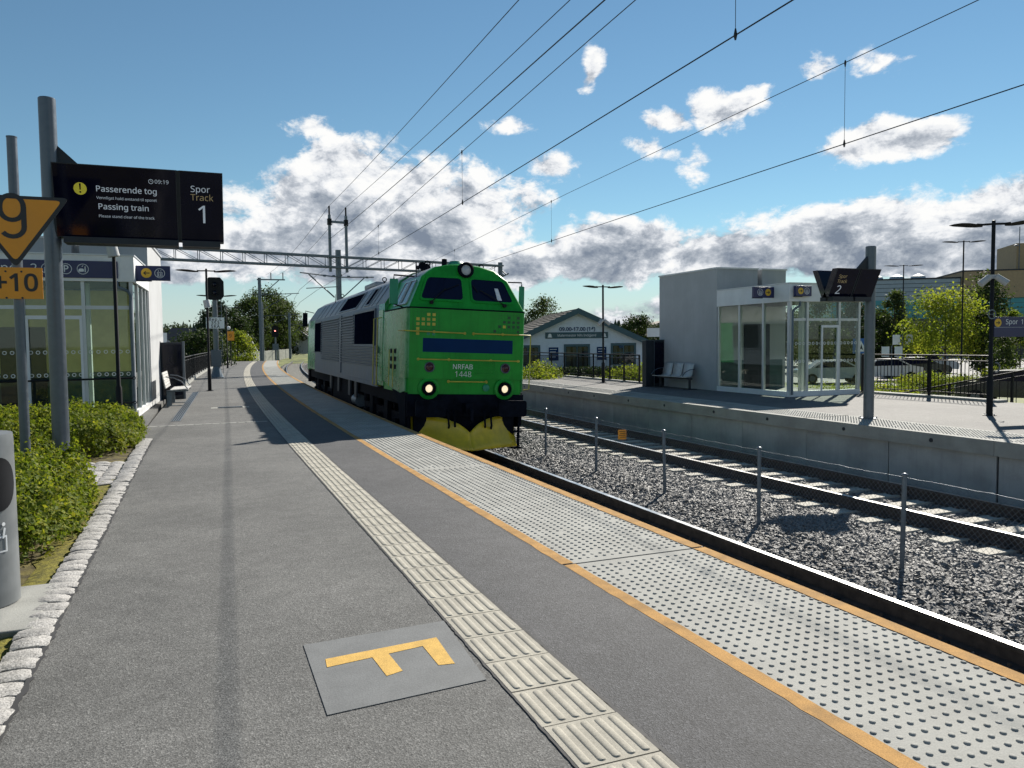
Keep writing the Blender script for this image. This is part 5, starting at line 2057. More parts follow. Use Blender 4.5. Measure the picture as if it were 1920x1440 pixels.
for nm, lab, end, st in (('feeder_wire', 'feeder wire on the outer insulator above the near track', gw(ua_, 9.5), on_ray(972, 0, 5.9)),
                         ('feeder_wire', 'feeder wire on the inner insulator between the tracks', gw(ub_, 9.5), on_ray(1068, 0, 6.9)),
                         ('return_wire', 'thick return wire fixed to the side of the feeder post', gw(ua_, 7.62), on_ray(1133, 0, 6.0))):
    d = (st - end)
    ln = d.length
    pts = []
    for i in range(25):
        f_ = 1.9 * i / 24
        p = end + d * f_
        p.z -= .35 * (1 - (2 * min(f_, 1.0) - 1) ** 2) * 0.25
        pts.append(p)
    wire(nm, lab, pts, .0095 if nm == 'feeder_wire' else .012)
for fc, fs_, ys, lab in ((c1, s1w, (6.9, 16.9, 27, 36), 'near'), (c2w, s2w, (9.95, 22.5, 34), 'far')):
    for y in ys:
        o = MB().cyl(fc(y), fs_(y), .0035, n=4).lathe([(.010, -.05), (.022, 0), (.008, .07)], 6, tuple(fc(y))).lathe([(.008, -.07), (.020, 0), (.008, .04)], 6, tuple(fs_(y))).build('dropper', m_wire)
        tag(o, 'thin dropper joining messenger and contact wire over the %s track' % lab, 'wire', 'droppers over the %s track' % lab)

# far masts beyond the platform end
def mast(label, x, y, h, arm=0.0, cant=0.0):
    p = on(x, y)
    t = thing('catenary_mast', label, 'mast', (p.x, p.y, GZ), -hd(y), 'catenary masts beyond the platform')
    MB().bx(-.16, .16, -.16, .16, 0, h).build('post', m_galvd, t)
    if arm:
        MB().bx(-.25, arm, -.06, .06, h - .25, h - .12).tube([(.1, 0, h - 1.9), (arm * .75, 0, h - .25)], .05, 5).build('cross_arm', m_galvd, t)
        for u in (arm * .45, arm * .92):
            MB().cyl((u, 0, h - .12), (u, 0, h + .55), .05, n=6).build('insulator', m_black, t)
    if cant:
        MB().tube([(.1, 0, h - 1.8), (cant, 0, h - 1.6)], .04, 5).tube([(.1, 0, h - 3.4), (cant * .8, 0, h - 1.7)], .035, 5).build('cantilever', m_galv, t)
    return t


mast('tall grey mast with crossarm at the end of the near platform', 1.75, 86, 9.8, 2.6, 4.0)
mast('slim grey mast close behind the tall crossarm mast', .95, 104, 8.2, 0, 4.5)
mast('thin distant mast on the outside of the curve', 3.7, 118, 7.4, 0, 2.5)
for nm, a, b in (('outer', gw(ua_, 9.5), on(2.4, 86, 8.95)), ('inner', gw(ub_, 9.5), on(3.6, 86, 8.95))):
    d = b - a
    wire('feeder_wire', 'feeder wire running on from the %s insulator to the tall mast' % nm, [a + d * (i / 10) - Vector((0, 0, .5 * (1 - (2 * i / 10 - 1) ** 2))) for i in range(11)], .012)
for z0, z1_, nm, tt in ((4.72, 4.6, 'contact_wire', 5.98), (5.58, 5.5, 'messenger_wire', 5.98)):
    for k, tx in enumerate((T1, T2)):
        wire(nm, '%s continuing beyond the gantry over the %s track' % (nm.replace('_', ' '), 'near' if k == 0 else 'far'), [Vector((x1(46) if k == 0 else x2(46), 46, z0 if k == 0 else z0 + .04))] + [on(tx, 46 + i * 11, z1_) for i in range(1, 9)], .012)

# distant red signal
p = on(2.8, 98)
rs = thing('distant_signal', 'small signal with a lit red lamp beyond the platform end', 'signal', (p.x, p.y, -.5), -.1)
MB().cyl((0, 0, 0), (0, 0, 3.0), .09, n=8).bx(-.35, .35, -.1, .1, 1.4, 2.2).build('post', m_galvd, rs)
h_ = MB().prism([(-.4, 3.3), (-.25, 3.0), (.25, 3.0), (.4, 3.3), (.4, 4.1), (.25, 4.4), (-.25, 4.4), (-.4, 4.1)], .0, .15, FY).build('signal_head', m_black, rs)
MB().lathe([(.085, 0), (.085, -.03), (.01, -.05)], 12, (0, -.15, 3.75), axis='y').build('red_lamp', M('red_signal_lamp', (.6, .05, .05), .4, emit=(1, .25, .2), estr=2.2), h_)


# ------------------------------------------------------------------ trees and bushes
def tree(label, base, h, rx, crown_lo, mat, n, leaf, shape='round', seed=0, name='tree', group=None, trunk=None, clusters=90):
    rg_ = np.random.default_rng(seed)
    t = thing(name, label, 'tree', base, rg_.uniform(0, 6), group)
    ch = h - crown_lo
    tr_r = trunk or max(.06, h * .016)
    mb = MB()
    mb.cyl((0, 0, -.1), (.02 * h * rg_.normal() * .3, 0, h * .55), tr_r, tr_r * .55, n=8)
    mb.cyl((0, 0, h * .5), (0, 0, h * .9), tr_r * .55, tr_r * .15, n=6)
    cs = []
    for i in range(clusters):
        if shape == 'conifer':
            z = rg_.uniform(0, 1) ** 1.25
            rr = rx * (1 - z) ** .85 * math.sqrt(rg_.uniform(.25, 1)) + .05
        elif shape == 'column':
            z = rg_.uniform(0, 1)
            rr = rx * (math.sin(PI * min(1, z * .86 + .12)) ** .55) * math.sqrt(rg_.uniform(.1, 1))
        else:
            z = rg_.uniform(0.02, 1)
            rr = rx * (max(0.0, 1 - (2 * z * .92 - .85) ** 2) ** .5) * rg_.uniform(.25, 1) ** .5
        a = rg_.uniform(0, 2 * PI)
        lump = 1 + .22 * math.sin(3 * a + seed) * math.sin(5 * z + seed * 1.7)
        cs.append((rr * lump * math.cos(a), rr * lump * math.sin(a), crown_lo + ch * z * .97))
    for i in range(0, clusters, 4):
        c = cs[i]
        z0 = max(crown_lo * .8, c[2] - abs(math.hypot(c[0], c[1])) * .7)
        mb.cyl((0, 0, min(z0, h * .85)), (c[0] * .9, c[1] * .9, c[2]), tr_r * .28, tr_r * .07, n=4, cap=False)
    mb.build('trunk', m_bark, t)
    cs = np.array(cs)
    per = max(1, n // clusters)
    sg = rx * (.17 if shape == 'round' else .20) * (1 if shape != 'conifer' else .8)
    P = np.repeat(cs, per, 0) + rg_.normal(size=(clusters * per, 3)) * sg * np.array([1, 1, .75])
    ow = np.repeat(cs - np.array([0, 0, crown_lo + ch * .45]), per, 0)
    ow = ow / (np.linalg.norm(ow, axis=1)[:, None] + .01)
    obj('crown', leaf_mesh('crown', mat, P, leaf, .35, .4, .6, ow), t)
    return t


def bush(label, base, rx, h, mat, n, leaf, seed, group=None):
    return tree(label, base, h, rx, .05, mat, n, leaf, 'round', seed, 'bush', group, .03, 50)


# ------------------------------------------------------------------ the painter's shop
hp = spot(1083, 68, -.95)
hs = thing('shop_building', 'white gabled shop with dark teal fascia and opening hours on the gable', 'building', hp, R(-14.7))
m_hwhite = M('painted_timber_white', (.60, .66, .74), .6, var=.05, streak=.06)
m_teal = M('teal_trim', (.035, .085, .105), .5, var=.1)
m_rooft = M('brown_roof_tiles', (.17, .145, .115), .8, var=.25, vscale=2.5, bump=.5, bscale=14)
HWD, HL = 6.3, 16.0
ZB, ZE, ZA = 0.0, 2.45, 5.30
MB().prism([(-HWD, ZB), (HWD, ZB), (HWD, ZE), (0, ZA), (-HWD, ZE)], 0, HL, lambda u, v, d: (u, d, v)).build('wall', m_hwhite, hs)
for i in range(40):
    u = -HWD + .16 + i * .315
    zt = ZE + (ZA - ZE) * (1 - abs(u) / HWD) - .25
    if zt > .3:
        box('board_batten', m_hwhite, hs, u - .02, u + .02, -.022, -.001, .0, zt)
sl = (ZA - ZE) / HWD
for sx in (-1, 1):
    q = [(0, ZA + .12), (sx * (HWD + .55), ZE - .55 * sl + .12), (sx * (HWD + .55), ZE - .55 * sl - .05), (0, ZA - .05)]
    rf = MB().prism(q, -.55, HL + .5, lambda u, v, d: (u, d, v)).build('roof', m_rooft, hs)
    mb = MB()
    for i in range(14):
        f_ = (i + .5) / 14
        uu, vv = sx * (HWD + .5) * f_, ZA + .12 - sl * (HWD + .5) * f_
        mb.bx(uu - .05, uu + .05, -.5, HL + .45, vv, vv + .045)
    mb.build('tile_row', m_rooft, rf)
    q = [(0, ZA + .16), (sx * (HWD + .62), ZE - .62 * sl + .16), (sx * (HWD + .62), ZE - .62 * sl - .34), (0, ZA - .34)]
    MB().prism(q, -.62, -.551, lambda u, v, d: (u, d, v)).build('bargeboard', m_teal, hs)
box('belt_trim', m_hwhite, hs, -HWD - .03, HWD + .03, -.06, -.001, 2.55, 2.64)
text('09.00-17.00 (14)', .46, m_lband, hs, (0, -.04, 3.62), extrude=.004, bold=.012)
fb = box('name_board', m_teal, hs, -2.85, 2.75, -.075, -.023, 2.82, 3.36)
text('Malermester Nils Indgjerd', .30, m_signw, fb, (-.05, -.079, 3.08), extrude=.003)
for u in (-2.45, 2.4):
    MB().prism(circ((u, 3.10), .15, 14), .0755, .082, FY).prism([(u - .22, 2.92), (u + .22, 2.92), (u + .12, 3.06), (u - .12, 3.06)], .0755, .080, FY).build('emblem', m_signw, fb)
m_curt = M('curtain', (.42, .44, .40), .9, var=.2, vscale=3)


def shop_window(u0, u1, z0, z1, n):
    f = box('window', m_teal, hs, u0 - .15, u1 + .15, -.06, -.023, z0 - .1, z1 + .22)
    w = (u1 - u0) / n
    for i in range(n):
        box('pane', m_glassd, f, u0 + i * w + .06, u0 + (i + 1) * w - .06, -.068, -.061, z0, z1)
        box('curtain', m_curt, f, u0 + i * w + .12, u0 + i * w + w * .42, -.0645, -.0615, z0 + .05, z1 - .05)
        box('curtain', m_curt, f, u0 + i * w + w * .62, u0 + (i + 1) * w - .12, -.0645, -.0615, z0 + .05, z1 - .05)
    for z in (z0 + (z1 - z0) * .62,):
        box('glazing_bar', m_teal, f, u0, u1, -.072, -.069, z - .03, z + .03)
    return f


shop_window(-5.35, -3.45, .55, 2.05, 2)
shop_window(-1.05, .98, .25, 2.1, 2)
shop_window(3.15, 5.15, .55, 2.15, 2)
for u in (-2.55, 1.75):
    po = box('poster', m_lband, hs, u, u + .85, -.05, -.023, .9, 2.05)
    for i in range(4):
        box('poster_line', m_teal if i == 2 else m_signw, po, u + .10, u + .72 - .1 * (i % 2), -.053, -.051, 1.85 - i * .22, 1.90 - i * .22)
box('side_sign', m_signw, hs, 6.9, 8.6, 1.8, 1.95, 2.9, 3.7)
box('plinth', m_anthr, hs, -HWD - .02, HWD + .02, -.08, -.001, -.3, .12)

# neighbours further right behind the shop
nb_ = thing('terrace_house', 'beige house with brown roof in the gap beside the far lift house', 'house', spot(1246, 130, GZ), R(-20))
box('wall', M('beige_render', (.42, .37, .30), .8), nb_, -5, 6, 0, 8, 0, 4.2)
MB().prism([(-5.4, 4.0), (6.4, 4.0), (6.4, 4.3), (.5, 6.2), (-5.4, 4.3)], -.4, 8.4, lambda u, v, d: (u, d, v)).build('roof', m_rooft, nb_)
for u in (-3.6, -1.6, .8, 3.0):
    box('window', m_lglass, nb_, u, u + 1.0, -.04, -.001, 1.6, 3.0)

# bushes and hedge in front of the shop
for px, dep, r_, h_, lab, sd_ in ((1000, 34, 1.25, 1.75, 'leafy bush behind the railing left of the shop door', 21), (1035, 36, .9, 1.3, 'smaller bush behind the railing below the shop poster', 22), (1185, 33, 1.15, 1.55, 'yellow-green bush behind the railing below the right shop window', 23), (1205, 34, .7, 1.75, 'upright bush at the end of the railing by the notice case', 24)):
    bush(lab, spot(px, dep, GZ), r_, h_, m_leaf_br, 6000, .10, sd_)
hp2 = spot(1100, 60, GZ)
hedge2 = thing('clipped_hedge', 'dark low hedge along the foot of the white shop', 'hedge', hp2, R(-14.7))
P = np.stack([RNG.uniform(-7, 7, 9000), RNG.normal(0, .35, 9000), RNG.uniform(0, .75, 9000)], 1)
obj('foliage', leaf_mesh('foliage', m_leaf_dk, P, .16), hedge2)
tree('loose birch rising above the left roof slope of the shop', spot(1018, 96, GZ), 8.1, 2.1, 2.5, m_leaf_md, 3600, .26, 'column', 31, 'birch_tree', clusters=40)
tree('dense dark tree beside the right roof end of the shop', spot(1196, 92, GZ), 5.6, 2.2, 1.2, m_leaf_dk, 8000, .24, 'round', 32, 'dense_tree')
tree('dark bushy tree close to the beige house', spot(1218, 98, GZ), 4.8, 1.8, 1.0, m_leaf_dk, 6000, .24, 'round', 33, 'dense_tree')

# ------------------------------------------------------------------ shopping centre and car park on the right
cp = MB()
a_, b_, c_, d_ = spot(1180, 58, GZ + .004), spot(2700, 30, GZ + .004), spot(2900, 140, GZ + .004), spot(1250, 140, GZ + .004)
cp.add([a_, b_, c_, d_], [(0, 1, 2, 3)])
tag(cp.build('car_park', m_road), kind='structure')
rd = MB()
a_, b_, c_, d_ = spot(1560, 47, GZ + .009), spot(2500, 33, GZ + .009), spot(2500, 40, GZ + .009), spot(1560, 55, GZ + .009)
rd.add([a_, b_, c_, d_], [(0, 1, 2, 3)])
tag(rd.build('access_road', M('pale_road', (.30, .29, .27), .9, var=.1, world=True)), kind='structure')

m_corr = M('corrugated_cladding', (.32, .38, .41), .5, metal=.0, var=.06, streak=.1)
m_tealp = M('teal_glass_band', (.035, .27, .29), .35, var=.12, vscale=.3)
m_tan = M('tan_cladding', (.40, .28, .15), .7, var=.08)
m_dkgl = M('dark_shopfront', (.012, .022, .030), .15, var=.3, vscale=.5)
mall = thing('shopping_centre', 'large retail building with corrugated grey top, teal band and tan block', 'building', spot(1560, 118, GZ), R(-36))
ML = 80.0
box('shopfront', m_dkgl, mall, 0, ML, .6, 30, 0, 5.6)
tb = box('glass_band', m_tealp, mall, -.2, ML, 0, 30, 5.6, 8.4)
for i in range(40):
    box('band_joint', m_dkgl, tb, i * 2.0 - .03, i * 2.0 + .03, -.03, -.002, 5.65, 8.35)
for z in (6.3, 7.0, 7.7):
    box('band_rail', m_dkgl, tb, 0, ML, -.025, -.002, z - .025, z + .025)
up = box('upper_wall', m_corr, mall, .0, 17.5, .15, 30, 8.4, 11.4)
for z in (9.0, 9.6, 10.2, 10.8):
    box('cladding_rib', m_anthr, up, .0, 17.5, .11, .149, z - .03, z + .03)
box('parapet', m_anthr, mall, -.1, 17.6, .05, 30, 11.4, 11.6)
tn = box('tan_wall', m_tan, mall, 17.6, ML, -.3, 30, 8.42, 12.3)
box('tan_coping', m_anthr, mall, 17.5, ML, -.35, 30, 12.3, 12.5)
tw = box('plant_room', m_tan, mall, 26, 33, 4, 12, 12.5, 16.6)
lv = box('louvre', m_anthr, tw, 28.3, 32.2, 3.95, 3.999, 12.9, 16.0)
for i in range(5):
    box('louvre_slat', m_white, lv, 28.3, 32.2, 3.85, 3.949, 13.2 + i * .6, 13.45 + i * .6)
box('plant_annex', m_corr, mall, 33.1, 35, 5, 10, 12.5, 15.5)
MB().cyl((26.3, 3.8, 12.5), (26.3, 3.8, 19), .06, n=6).lathe([(.35, 0), (.2, .15), (.02, .2)], 12, (25.8, 3.6, 16.2)).cyl((29.5, 6, 16.6), (29.5, 6, 18.0), .15, n=8).build('roof_antenna', m_galvd, mall)
for u in (7, 10, 13):
    MB().lathe([(1.2, 11.6), (1.0, 12.2), (.4, 12.5), (.02, 12.6)], 14, (u, 5, 0)).build('roof_dome', m_corr, mall)
for i in range(12):
    box('shop_pillar', m_corr, mall, 3 + i * 6.2, 3.5 + i * 6.2, .3, .55, 0, 5.6)
for i in range(7):
    box('shop_panel', M('pale_blue_panel', (.06, .12, .16), .3) if i == 0 else bpy.data.materials['pale_blue_panel'], mall, 20 + i * 7.1, 23 + i * 7.1, .5, .59, .4, 4.6)  # panels in one even pale blue

T_R = 'young trees in the car park'
tree('bright green spreading maple in front of the teal band', spot(1772, 47, GZ), 5.5, 2.45, 1.7, m_leaf_br, 8500, .17, 'round', 41, 'maple_tree', None, .08, 60)
tree('taller thin tree behind the bright maple', spot(1845, 54, GZ), 7.2, 1.5, 1.5, m_leaf_md, 6500, .2, 'column', 42, 'thin_tree')
tree('narrow pointed columnar tree beside the far display post', spot(1676, 62, GZ), 6.6, 1.0, .6, m_leaf_md, 6500, .19, 'column', 43, 'columnar_tree')
tree('second columnar tree partly behind the far display post', spot(1650, 64, GZ), 5.2, .9, .6, m_leaf_md, 5000, .19, 'column', 44, 'columnar_tree')
tree('dark columnar tree seen through the far lobby glass', spot(1600, 60, GZ), 6.0, 1.3, .5, m_leaf_dk, 6000, .19, 'column', 45, 'columnar_tree')
tree('broad dark tree standing before the shop front', spot(1700, 74, GZ), 4.2, 2.6, .5, m_leaf_dk, 9000, .2, 'round', 46, 'dense_tree')
tree('dark leafy tree behind the Spor 1 lamp post', spot(1846, 46, GZ), 4.2, 1.0, .8, m_leaf_dk, 3500, .16, 'round', 47, 'dense_tree')
tree('small slender tree under the Spor 1 sign', spot(1880, 42, GZ), 2.9, .7, 1.1, m_leaf_md, 2200, .12, 'round', 48, 'young_tree', None, .04, 40)
tree('small round tree at the end of the Spor 1 sign', spot(1914, 44, GZ), 3.1, .8, 1.1, m_leaf_md, 2200, .12, 'round', 49, 'young_tree', None, .04, 40)
tree('sunlit yellow-green treetop above the Spor 1 sign', spot(1906, 50, GZ), 4.5, .9, 2.2, m_leaf_br, 3500, .14, 'round', 50, 'young_tree', None, .05, 40)
tree('dark tree seen through the middle of the far lobby', spot(1530, 66, GZ), 6.4, 2.0, .8, m_leaf_md, 7000, .2, 'round', 51, 'dense_tree')
tree('dense dark tree at the left side of the retail building', spot(1470, 80, GZ), 5.8, 2.6, .6, m_leaf_dk, 7000, .22, 'round', 52, 'dense_tree')
BL = ['low bush behind the middle of the short railing', 'low bush below the left side of the bright maple', 'low bush below the trunk of the bright maple', 'low bush below the right side of the bright maple',
      'flat bush just right of the far display post', 'flat bush seen past the right corner of the far lobby', 'flat bush seen through the far lobby doors', 'sunlit bush right beside the Spor 1 lamp post', 'sunlit bush below the Spor 1 lettering', 'sunlit bush at the outer end of the Spor 1 sign']
for i, (px, dep, r_, h_) in enumerate(((1720, 40, 1.0, .75), (1752, 39, 1.1, .8), (1784, 38, 1.0, .75), (1818, 37, 1.0, .8), (1665, 36, 1.2, .55), (1615, 34, 1.0, .5), (1555, 33, 1.3, .55), (1868, 41, .9, 1.1), (1895, 40, 1.0, 1.15), (1925, 39, 1.1, 1.1))):
    bush(BL[i], spot(px, dep, GZ), r_, h_, m_leaf_br, 2600, .09, 60 + i, 'bushes along the car park road')


def street_lamp(label, p, h, span, rz):
    t = lamp_post('street_lamp', label, p, h, span, group='tall twin-armed car park lamps', rz=rz)
    return t


street_lamp('tall dark twin-armed lamp behind the bright maple', spot(1803, 42, GZ), 7.95, 1.12, R(-30))
street_lamp('tall dark twin-armed lamp behind the columnar trees', spot(1692, 56, GZ), 8.0, 1.35, R(-30))
street_lamp('distant twin-armed lamp before the tan block', spot(1812, 88, GZ), 8.6, 1.6, R(-30))


def road_sign(label, p, h, kind):
    t = thing('road_sign', label, 'road sign', p, R(-40))
    MB().cyl((0, 0, 0), (0, 0, h), .035, n=8).build('post', m_galvd, t)
    if kind == 'zebra':
        o = box('plate', M('road_sign_blue', (.02, .12, .42), .4), t, -.42, .42, -.06, -.04, h - .85, h)
        MB().prism([(-.32, h - .74), (.32, h - .74), (0, h - .12)], .061, .066, FY).build('triangle', m_signw, o)
        MB().prism([(-.12, h - .70), (-.02, h - .5), (.02, h - .3), (.07, h - .5), (.14, h - .70), (.03, h - .58)], .067, .07, FY).build('walking_figure', m_signk, o)
    else:
        for u in (-.55, .15):
            box('plate', m_signw, t, u, u + .42, -.06, -.04, h - .65, h - .05)
    return t


road_sign('blue zebra crossing sign beside the far lobby', spot(1614, 44, GZ), 2.75, 'zebra')
road_sign('pair of pale square plates in front of the dark tree', spot(1692, 47, GZ), 3.0, 'pair')
road_sign('single small pale plate on a thin post by the parked cars', spot(1672, 46, GZ), 2.3, 'pair')


# parked cars
def car(label, p, rz, col, seed):
    t = thing('parked_car', label, 'car', p, rz, 'cars in the car park')
    paint = M('car_paint_%d' % seed, col, .25, var=.03, coat=.6)
    prof = [(-2.1, .35), (-2.15, .62), (-2.05, .88), (-1.35, .96), (-.75, 1.40), (.55, 1.44), (1.35, 1.02), (2.0, .90), (2.12, .62), (2.08, .35)]
    b = MB().prism(prof, -.86, .86, lambda u, v, d: (u, d, v)).build('body', paint, t, bevel=.06)
    g_ = [(-1.22, .98), (-.72, 1.34), (.50, 1.38), (1.18, 1.02)]
    MB().prism(g_, -.868, .868, lambda u, v, d: (u, d, v)).build('side_window', m_lglass, t)
    MB().hexa([(-1.40, -.70, .95), (-1.34, -.70, .93), (-1.34, .70, .93), (-1.40, .70, .95), (-.82, -.62, 1.38), (-.76, -.62, 1.36), (-.76, .62, 1.36), (-.82, .62, 1.38)]).build('windscreen', m_lglass, t)
    MB().hexa([(.62, -.62, 1.40), (.68, -.62, 1.42), (.68, .62, 1.42), (.62, .62, 1.40), (1.32, -.70, 1.02), (1.38, -.70, 1.04), (1.38, .70, 1.04), (1.32, .70, 1.02)]).build('rear_window', m_lglass, t)
    for u in (-1.35, 1.3):
        for v in (-.80, .80):
            w_ = MB().cyl((u, v - .1, .31), (u, v + .1, .31), .31, n=18).build('wheel', m_black, t)
            MB().cyl((u, v - .105, .31), (u, v + .105, .31), .18, n=12).build('rim', m_galv, w_)
    for v in (-.62, .62):
        box('headlight', m_lensoff, t, -2.16, -2.10, v - .18, v + .18, .62, .78)
        box('tail_light', m_redl, t, 2.06, 2.13, v - .16, v + .16, .68, .82)
    return t


car('white car parked beyond the railing by the display post', spot(1660, 50, GZ), R(-30), (.62, .63, .65), 1)
car('dark grey car parked beside the white one', spot(1712, 53, GZ), R(-32), (.03, .035, .04), 2)
car('pale car parked under the dark trees behind the bushes', spot(1736, 60, GZ), R(-32), (.45, .47, .50), 3)
car('dark blue car behind the sloping handrails', spot(1915, 31, GZ), R(-70), (.015, .02, .03), 4)
car('silver car seen through the far lobby glass', spot(1560, 48, GZ), R(-30), (.45, .46, .47), 5)

# sloping handrails of the ramp beside the far platform
a_ = [(19.3, 17.2, -1.05), (19.6, 12.0, .10), (19.9, 7.5, .9)]
railing('ramp_railing', 'dark railing climbing along the ramp behind the far platform', a_, -1.05, .95, 1.8, .22, joined=True)
hr = thing('handrail', 'pale tubular stair handrails next to the Spor 1 lamp post', 'handrail', (18.4, 13.2, 0))
for k, (dx, dz) in enumerate(((0, 0), (.25, -.28), (.0, -.35))):
    MB().tube([(dx, -.1, -.35 + dz), (dx + .3, -3.2, .62 + dz), (dx + .3, -3.9, .70 + dz)], .026, 8).build('rail', m_galv, hr)
for y in (-.6, -2.6):
    MB().cyl((.1, y, -1.1), (.1, y, -.15 - y * .28), .022, n=8).build('post', m_galvd, hr)

# ------------------------------------------------------------------ left background: low roofs, trees, houses, fence
wh = thing('warehouse', 'long low warehouse with pale grey roof behind the notice case', 'building', spot(300, 96, GZ), R(8))
box('wall', m_anthr, wh, -22, 5.5, 0, 26, -.2, .95)
MB().hexa([(-22.3, -.3, .95), (5.8, -.3, .95), (5.8, 13, 2.25), (-22.3, 13, 2.25), (-22.3, -.3, 1.1), (5.8, -.3, 1.1), (5.8, 13, 2.4), (-22.3, 13, 2.4)]).build('roof_sheet', M('pale_roof', (.36, .37, .38), .6, var=.08), wh)
box('roof_upper', M('mid_roof', (.25, .26, .27), .6, var=.1), wh, -22, 3.2, 14, 25, .95, 2.7)
box('rooftop_unit', m_white, wh, .2, 2.6, 16, 19, 2.71, 4.6)
lowb = thing('garage_block', 'flat grey garage roof just behind the near railing', 'building', spot(330, 66, GZ), R(6))
box('wall', m_anthr, lowb, -8, 2.6, 0, 7, -.2, .55)
MB().hexa([(-8.2, -.2, .55), (2.8, -.2, .55), (2.8, 7.2, 1.45), (-8.2, 7.2, 1.45), (-8.2, -.2, .7), (2.8, -.2, .7), (2.8, 7.2, 1.6), (-8.2, 7.2, 1.6)]).build('roof_sheet', M('grey_roof', (.17, .175, .18), .7, var=.1), lowb)

tree('dark conifer group tree behind the octagonal signal', spot(412, 88, GZ), 8.0, 2.4, .3, m_conif, 8000, .26, 'conifer', 71, 'conifer_tree', clusters=140)
tree('dark conifer beside the far lamp posts', spot(392, 80, GZ), 6.2, 2.2, .2, m_conif, 7000, .26, 'conifer', 72, 'conifer_tree', clusters=140)
tree('dark dense tree between the conifers and the birches', spot(436, 100, GZ), 7.2, 2.6, .4, m_leaf_dk, 9000, .28, 'round', 73, 'dense_tree')
tree('dark dense tree low behind the near railing', spot(372, 62, GZ), 3.6, 2.4, .2, m_leaf_dk, 9000, .20, 'round', 74, 'dense_tree')
tree('tall loose birch left of the crossarm mast', spot(476, 132, GZ), 10.6, 3.2, 2.4, m_leaf_md, 7500, .36, 'round', 75, 'birch_tree')
tree('tallest grey-green birch behind the crossarm mast', spot(503, 138, GZ), 12.6, 3.9, 2.6, m_leaf_md, 9500, .36, 'round', 76, 'birch_tree')
tree('grey-green birch leaning over the dark roofed house', spot(530, 142, GZ), 11.2, 3.0, 2.4, m_leaf_md, 7000, .36, 'round', 77, 'birch_tree')
tree('lower leafy tree right of the tall birches', spot(548, 150, GZ), 7.5, 3.2, 1.0, m_leaf_md, 6500, .36, 'round', 78, 'dense_tree')
tree('sunlit yellow-green bush tree in front of the dark house', spot(447, 84, GZ), 4.1, 1.7, .4, m_leaf_br, 6500, .2, 'round', 79, 'bush_tree')
tree('leafy tree behind the low warehouse', spot(330, 150, GZ), 6.5, 4.0, .5, m_leaf_dk, 6000, .4, 'round', 80, 'dense_tree')


def cottage(label, p, rz, w, l, he, hr_, mwall, mroof, gable_windows):
    t = thing('house', label, 'house', p, rz)
    MB().prism([(-w / 2, 0), (w / 2, 0), (w / 2, he), (0, hr_), (-w / 2, he)], 0, l, lambda u, v, d: (u, d, v)).build('wall', mwall, t)
    s_ = (hr_ - he) / (w / 2)
    for sx in (-1, 1):
        q = [(0, hr_ + .12), (sx * (w / 2 + .5), he - .5 * s_ + .12), (sx * (w / 2 + .5), he - .5 * s_ - .06), (0, hr_ - .06)]
        MB().prism(q, -.4, l + .4, lambda u, v, d: (u, d, v)).build('roof', mroof, t)
        MB().prism([(a, b + .02) for a, b in q], -.46, -.401, lambda u, v, d: (u, d, v)).build('bargeboard', m_white, t)
    box('chimney', m_render, t, -.3, .3, l * .45, l * .45 + .6, hr_ - .3, hr_ + .8)
    for (u, z) in gable_windows:
        wd = box('window', m_white, t, u - .55, u + .55, -.05, -.001, z, z + 1.2)
        box('pane', m_lglass, wd, u - .45, u + .45, -.06, -.051, z + .1, z + 1.1)
    for i in range(3):
        yy = l * (.2 + .3 * i)
        wd = box('window', m_white, t, -w / 2 - .05, -w / 2 - .001, yy - .55, yy + .55, 1.0, 2.2)
        box('pane', m_lglass, wd, -w / 2 - .06, -w / 2 - .051, yy - .45, yy + .45, 1.1, 2.1)
    return t


m_droof = M('dark_slate_roof', (.045, .042, .046), .7, var=.2)
m_dwall = M('dark_timber', (.055, .065, .075), .7, var=.15)
cottage('white gabled house with dark roof at the bend', spot(556, 150, GZ + .9), R(-38), 8.0, 13, 2.6, 5.2, m_white, m_droof, [])
cottage('long dark roofed house below the tall birches', spot(492, 142, GZ + .3), R(62), 9.5, 17, 2.2, 5.6, m_dwall, m_droof, [(-1.5, .7), (1.5, .7)])
cottage('small dark house in front of the birches', spot(462, 122, GZ), R(66), 7.0, 10, 2.0, 4.4, m_dwall, m_droof, [(0, .7)])

# slatted fence at the end of the platform, each board a part
ff = thing('board_fence', 'weathered board fence closing off the end of the platform', 'fence', spot(436, 96, GZ), 0)
A_, B_ = Vector((0, 0, 0)), spot(548, 118, GZ + .35) - spot(436, 96, GZ)
nbd = 64
bdm = MB().bx(-.17, .17, -.02, .02, 0, 1.75).mesh('board', M('grey_boards', (.23, .24, .21), .8, var=.25))
rzf = math.atan2(B_.y, B_.x)
for i in range(nbd):
    obj('board', bdm, ff, A_ + B_ * (i / nbd) + Vector((0, 0, random.uniform(-.03, .03))), (0, 0, rzf))
MB().tube([A_ + Vector((0, .06, 1.5)), B_ + Vector((0, .06, 1.5))], .04, 4).build('fence_rail', m_galvd, ff)
for i in range(9):
    p = B_ * (i / 8)
    MB().cyl((p.x, p.y, -.2), (p.x, p.y, 1.95), .05, n=6).build('post', m_galvd, ff)
mound = MB()
g0 = spot(520, 112, GZ)
vs, fs = [], []
for j in range(7):
    for i in range(16):
        u, v = i / 15, j / 6
        q = spot(505 + 130 * u, 104 + 44 * v, GZ - .1 + 1.7 * math.sin(PI * min(1, v * 1.2)) * (0.4 + .6 * u) + random.uniform(0, .1))
        vs.append(q)
for j in range(6):
    for i in range(15):
        fs.append((j * 16 + i, j * 16 + i + 1, (j + 1) * 16 + i + 1, (j + 1) * 16 + i))
tag(MB().add(vs, fs).build('grass_bank', m_grass), kind='structure')
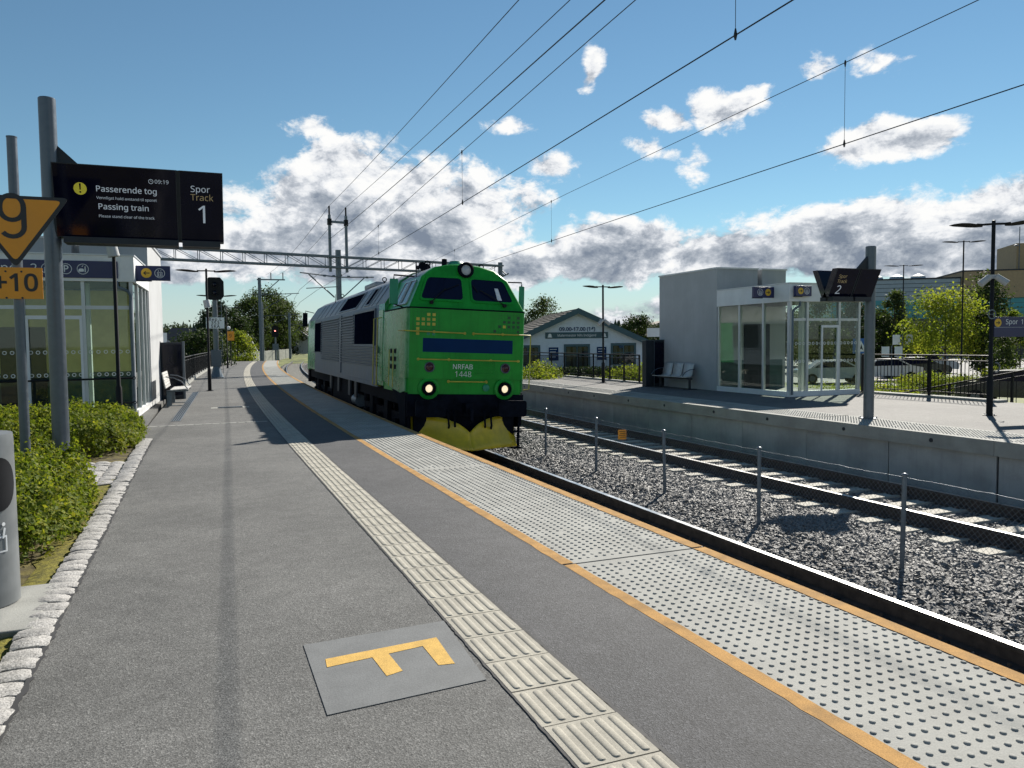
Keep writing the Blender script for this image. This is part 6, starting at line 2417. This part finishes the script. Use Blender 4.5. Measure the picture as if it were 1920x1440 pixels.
# little lamp and yellow sign by the platform end
bl = thing('globe_lamp', 'slim lamp with white globe at the end of the near railing', 'lamp', on(-.6, 74, 0))
MB().cyl((0, 0, -.8), (0, 0, 3.0), .045, n=8).build('pole', m_black, bl)
MB().lathe([(.02, 2.95), (.12, 3.02), (.16, 3.14), (.12, 3.26), (.02, 3.30)], 12).build('globe', m_signw, bl)
ys_ = thing('yellow_marker', 'small yellow marker board on a dark post by the near railing', 'sign', on(.1, 63, 0), R(-4))
MB().cyl((0, 0, 0), (0, 0, 2.2), .04, n=8).build('post', m_black, ys_)
yb_ = box('board', m_orange, ys_, -.28, .28, -.07, -.05, 1.95, 2.65)
text('9', .4, m_signk, yb_, (0, -.072, 2.3), extrude=.001)

# wooded hills round the horizon
def hills():
    vs, fs = [], []
    n = 160
    for i in range(n + 1):
        a = R(-80 + 190 * i / n)
        hgt = 6 + 6 * math.sin(a * 2.3 + 1) + 3 * math.sin(a * 7.1) + 1.5 * math.sin(a * 17 + 2) + 10 * max(0, math.sin(a * 1.1 - .2))
        for d, f_ in ((380, 0), (560, .75), (760, 1.0), (1500, .9)):
            vs.append((math.sin(a) * d, math.cos(a) * d, GZ - .3 + max(2, hgt) * f_))
    for i in range(n):
        for j in range(3):
            fs.append((i * 4 + j, i * 4 + j + 1, (i + 1) * 4 + j + 1, (i + 1) * 4 + j))
    o = MB().add(vs, fs).build('hills', m_forest)
    tag(o, kind='structure')

    def hz(a, d):
        hgt = max(2, 6 + 6 * math.sin(a * 2.3 + 1) + 3 * math.sin(a * 7.1) + 1.5 * math.sin(a * 17 + 2) + 10 * max(0, math.sin(a * 1.1 - .2)))
        f_ = np.interp(d, [380, 560, 760, 1500], [0, .75, 1, .9])
        return GZ - .3 + hgt * f_
    mb = MB()
    rr = random.Random(5)
    for i in range(5200):
        a = R(rr.uniform(-75, 105))
        d = rr.uniform(400, 800)
        x, y, z = math.sin(a) * d, math.cos(a) * d, hz(a, d)
        h_ = rr.uniform(5, 11)
        r_ = h_ * rr.uniform(.20, .34)
        k = 5
        vs2 = [(x + r_ * math.cos(2 * PI * j / k + i), y + r_ * math.sin(2 * PI * j / k + i), z + h_ * .12) for j in range(k)] + [(x, y, z + h_), (x, y, z - .5)]
        mb.add(vs2, [(j, (j + 1) % k, k) for j in range(k)] + [((j + 1) % k, j, k + 1) for j in range(k)])
    o = mb.build('forest', m_forest)
    tag(o, 'dark green conifer forest covering the distant hills', 'forest', kind='stuff')


hills()
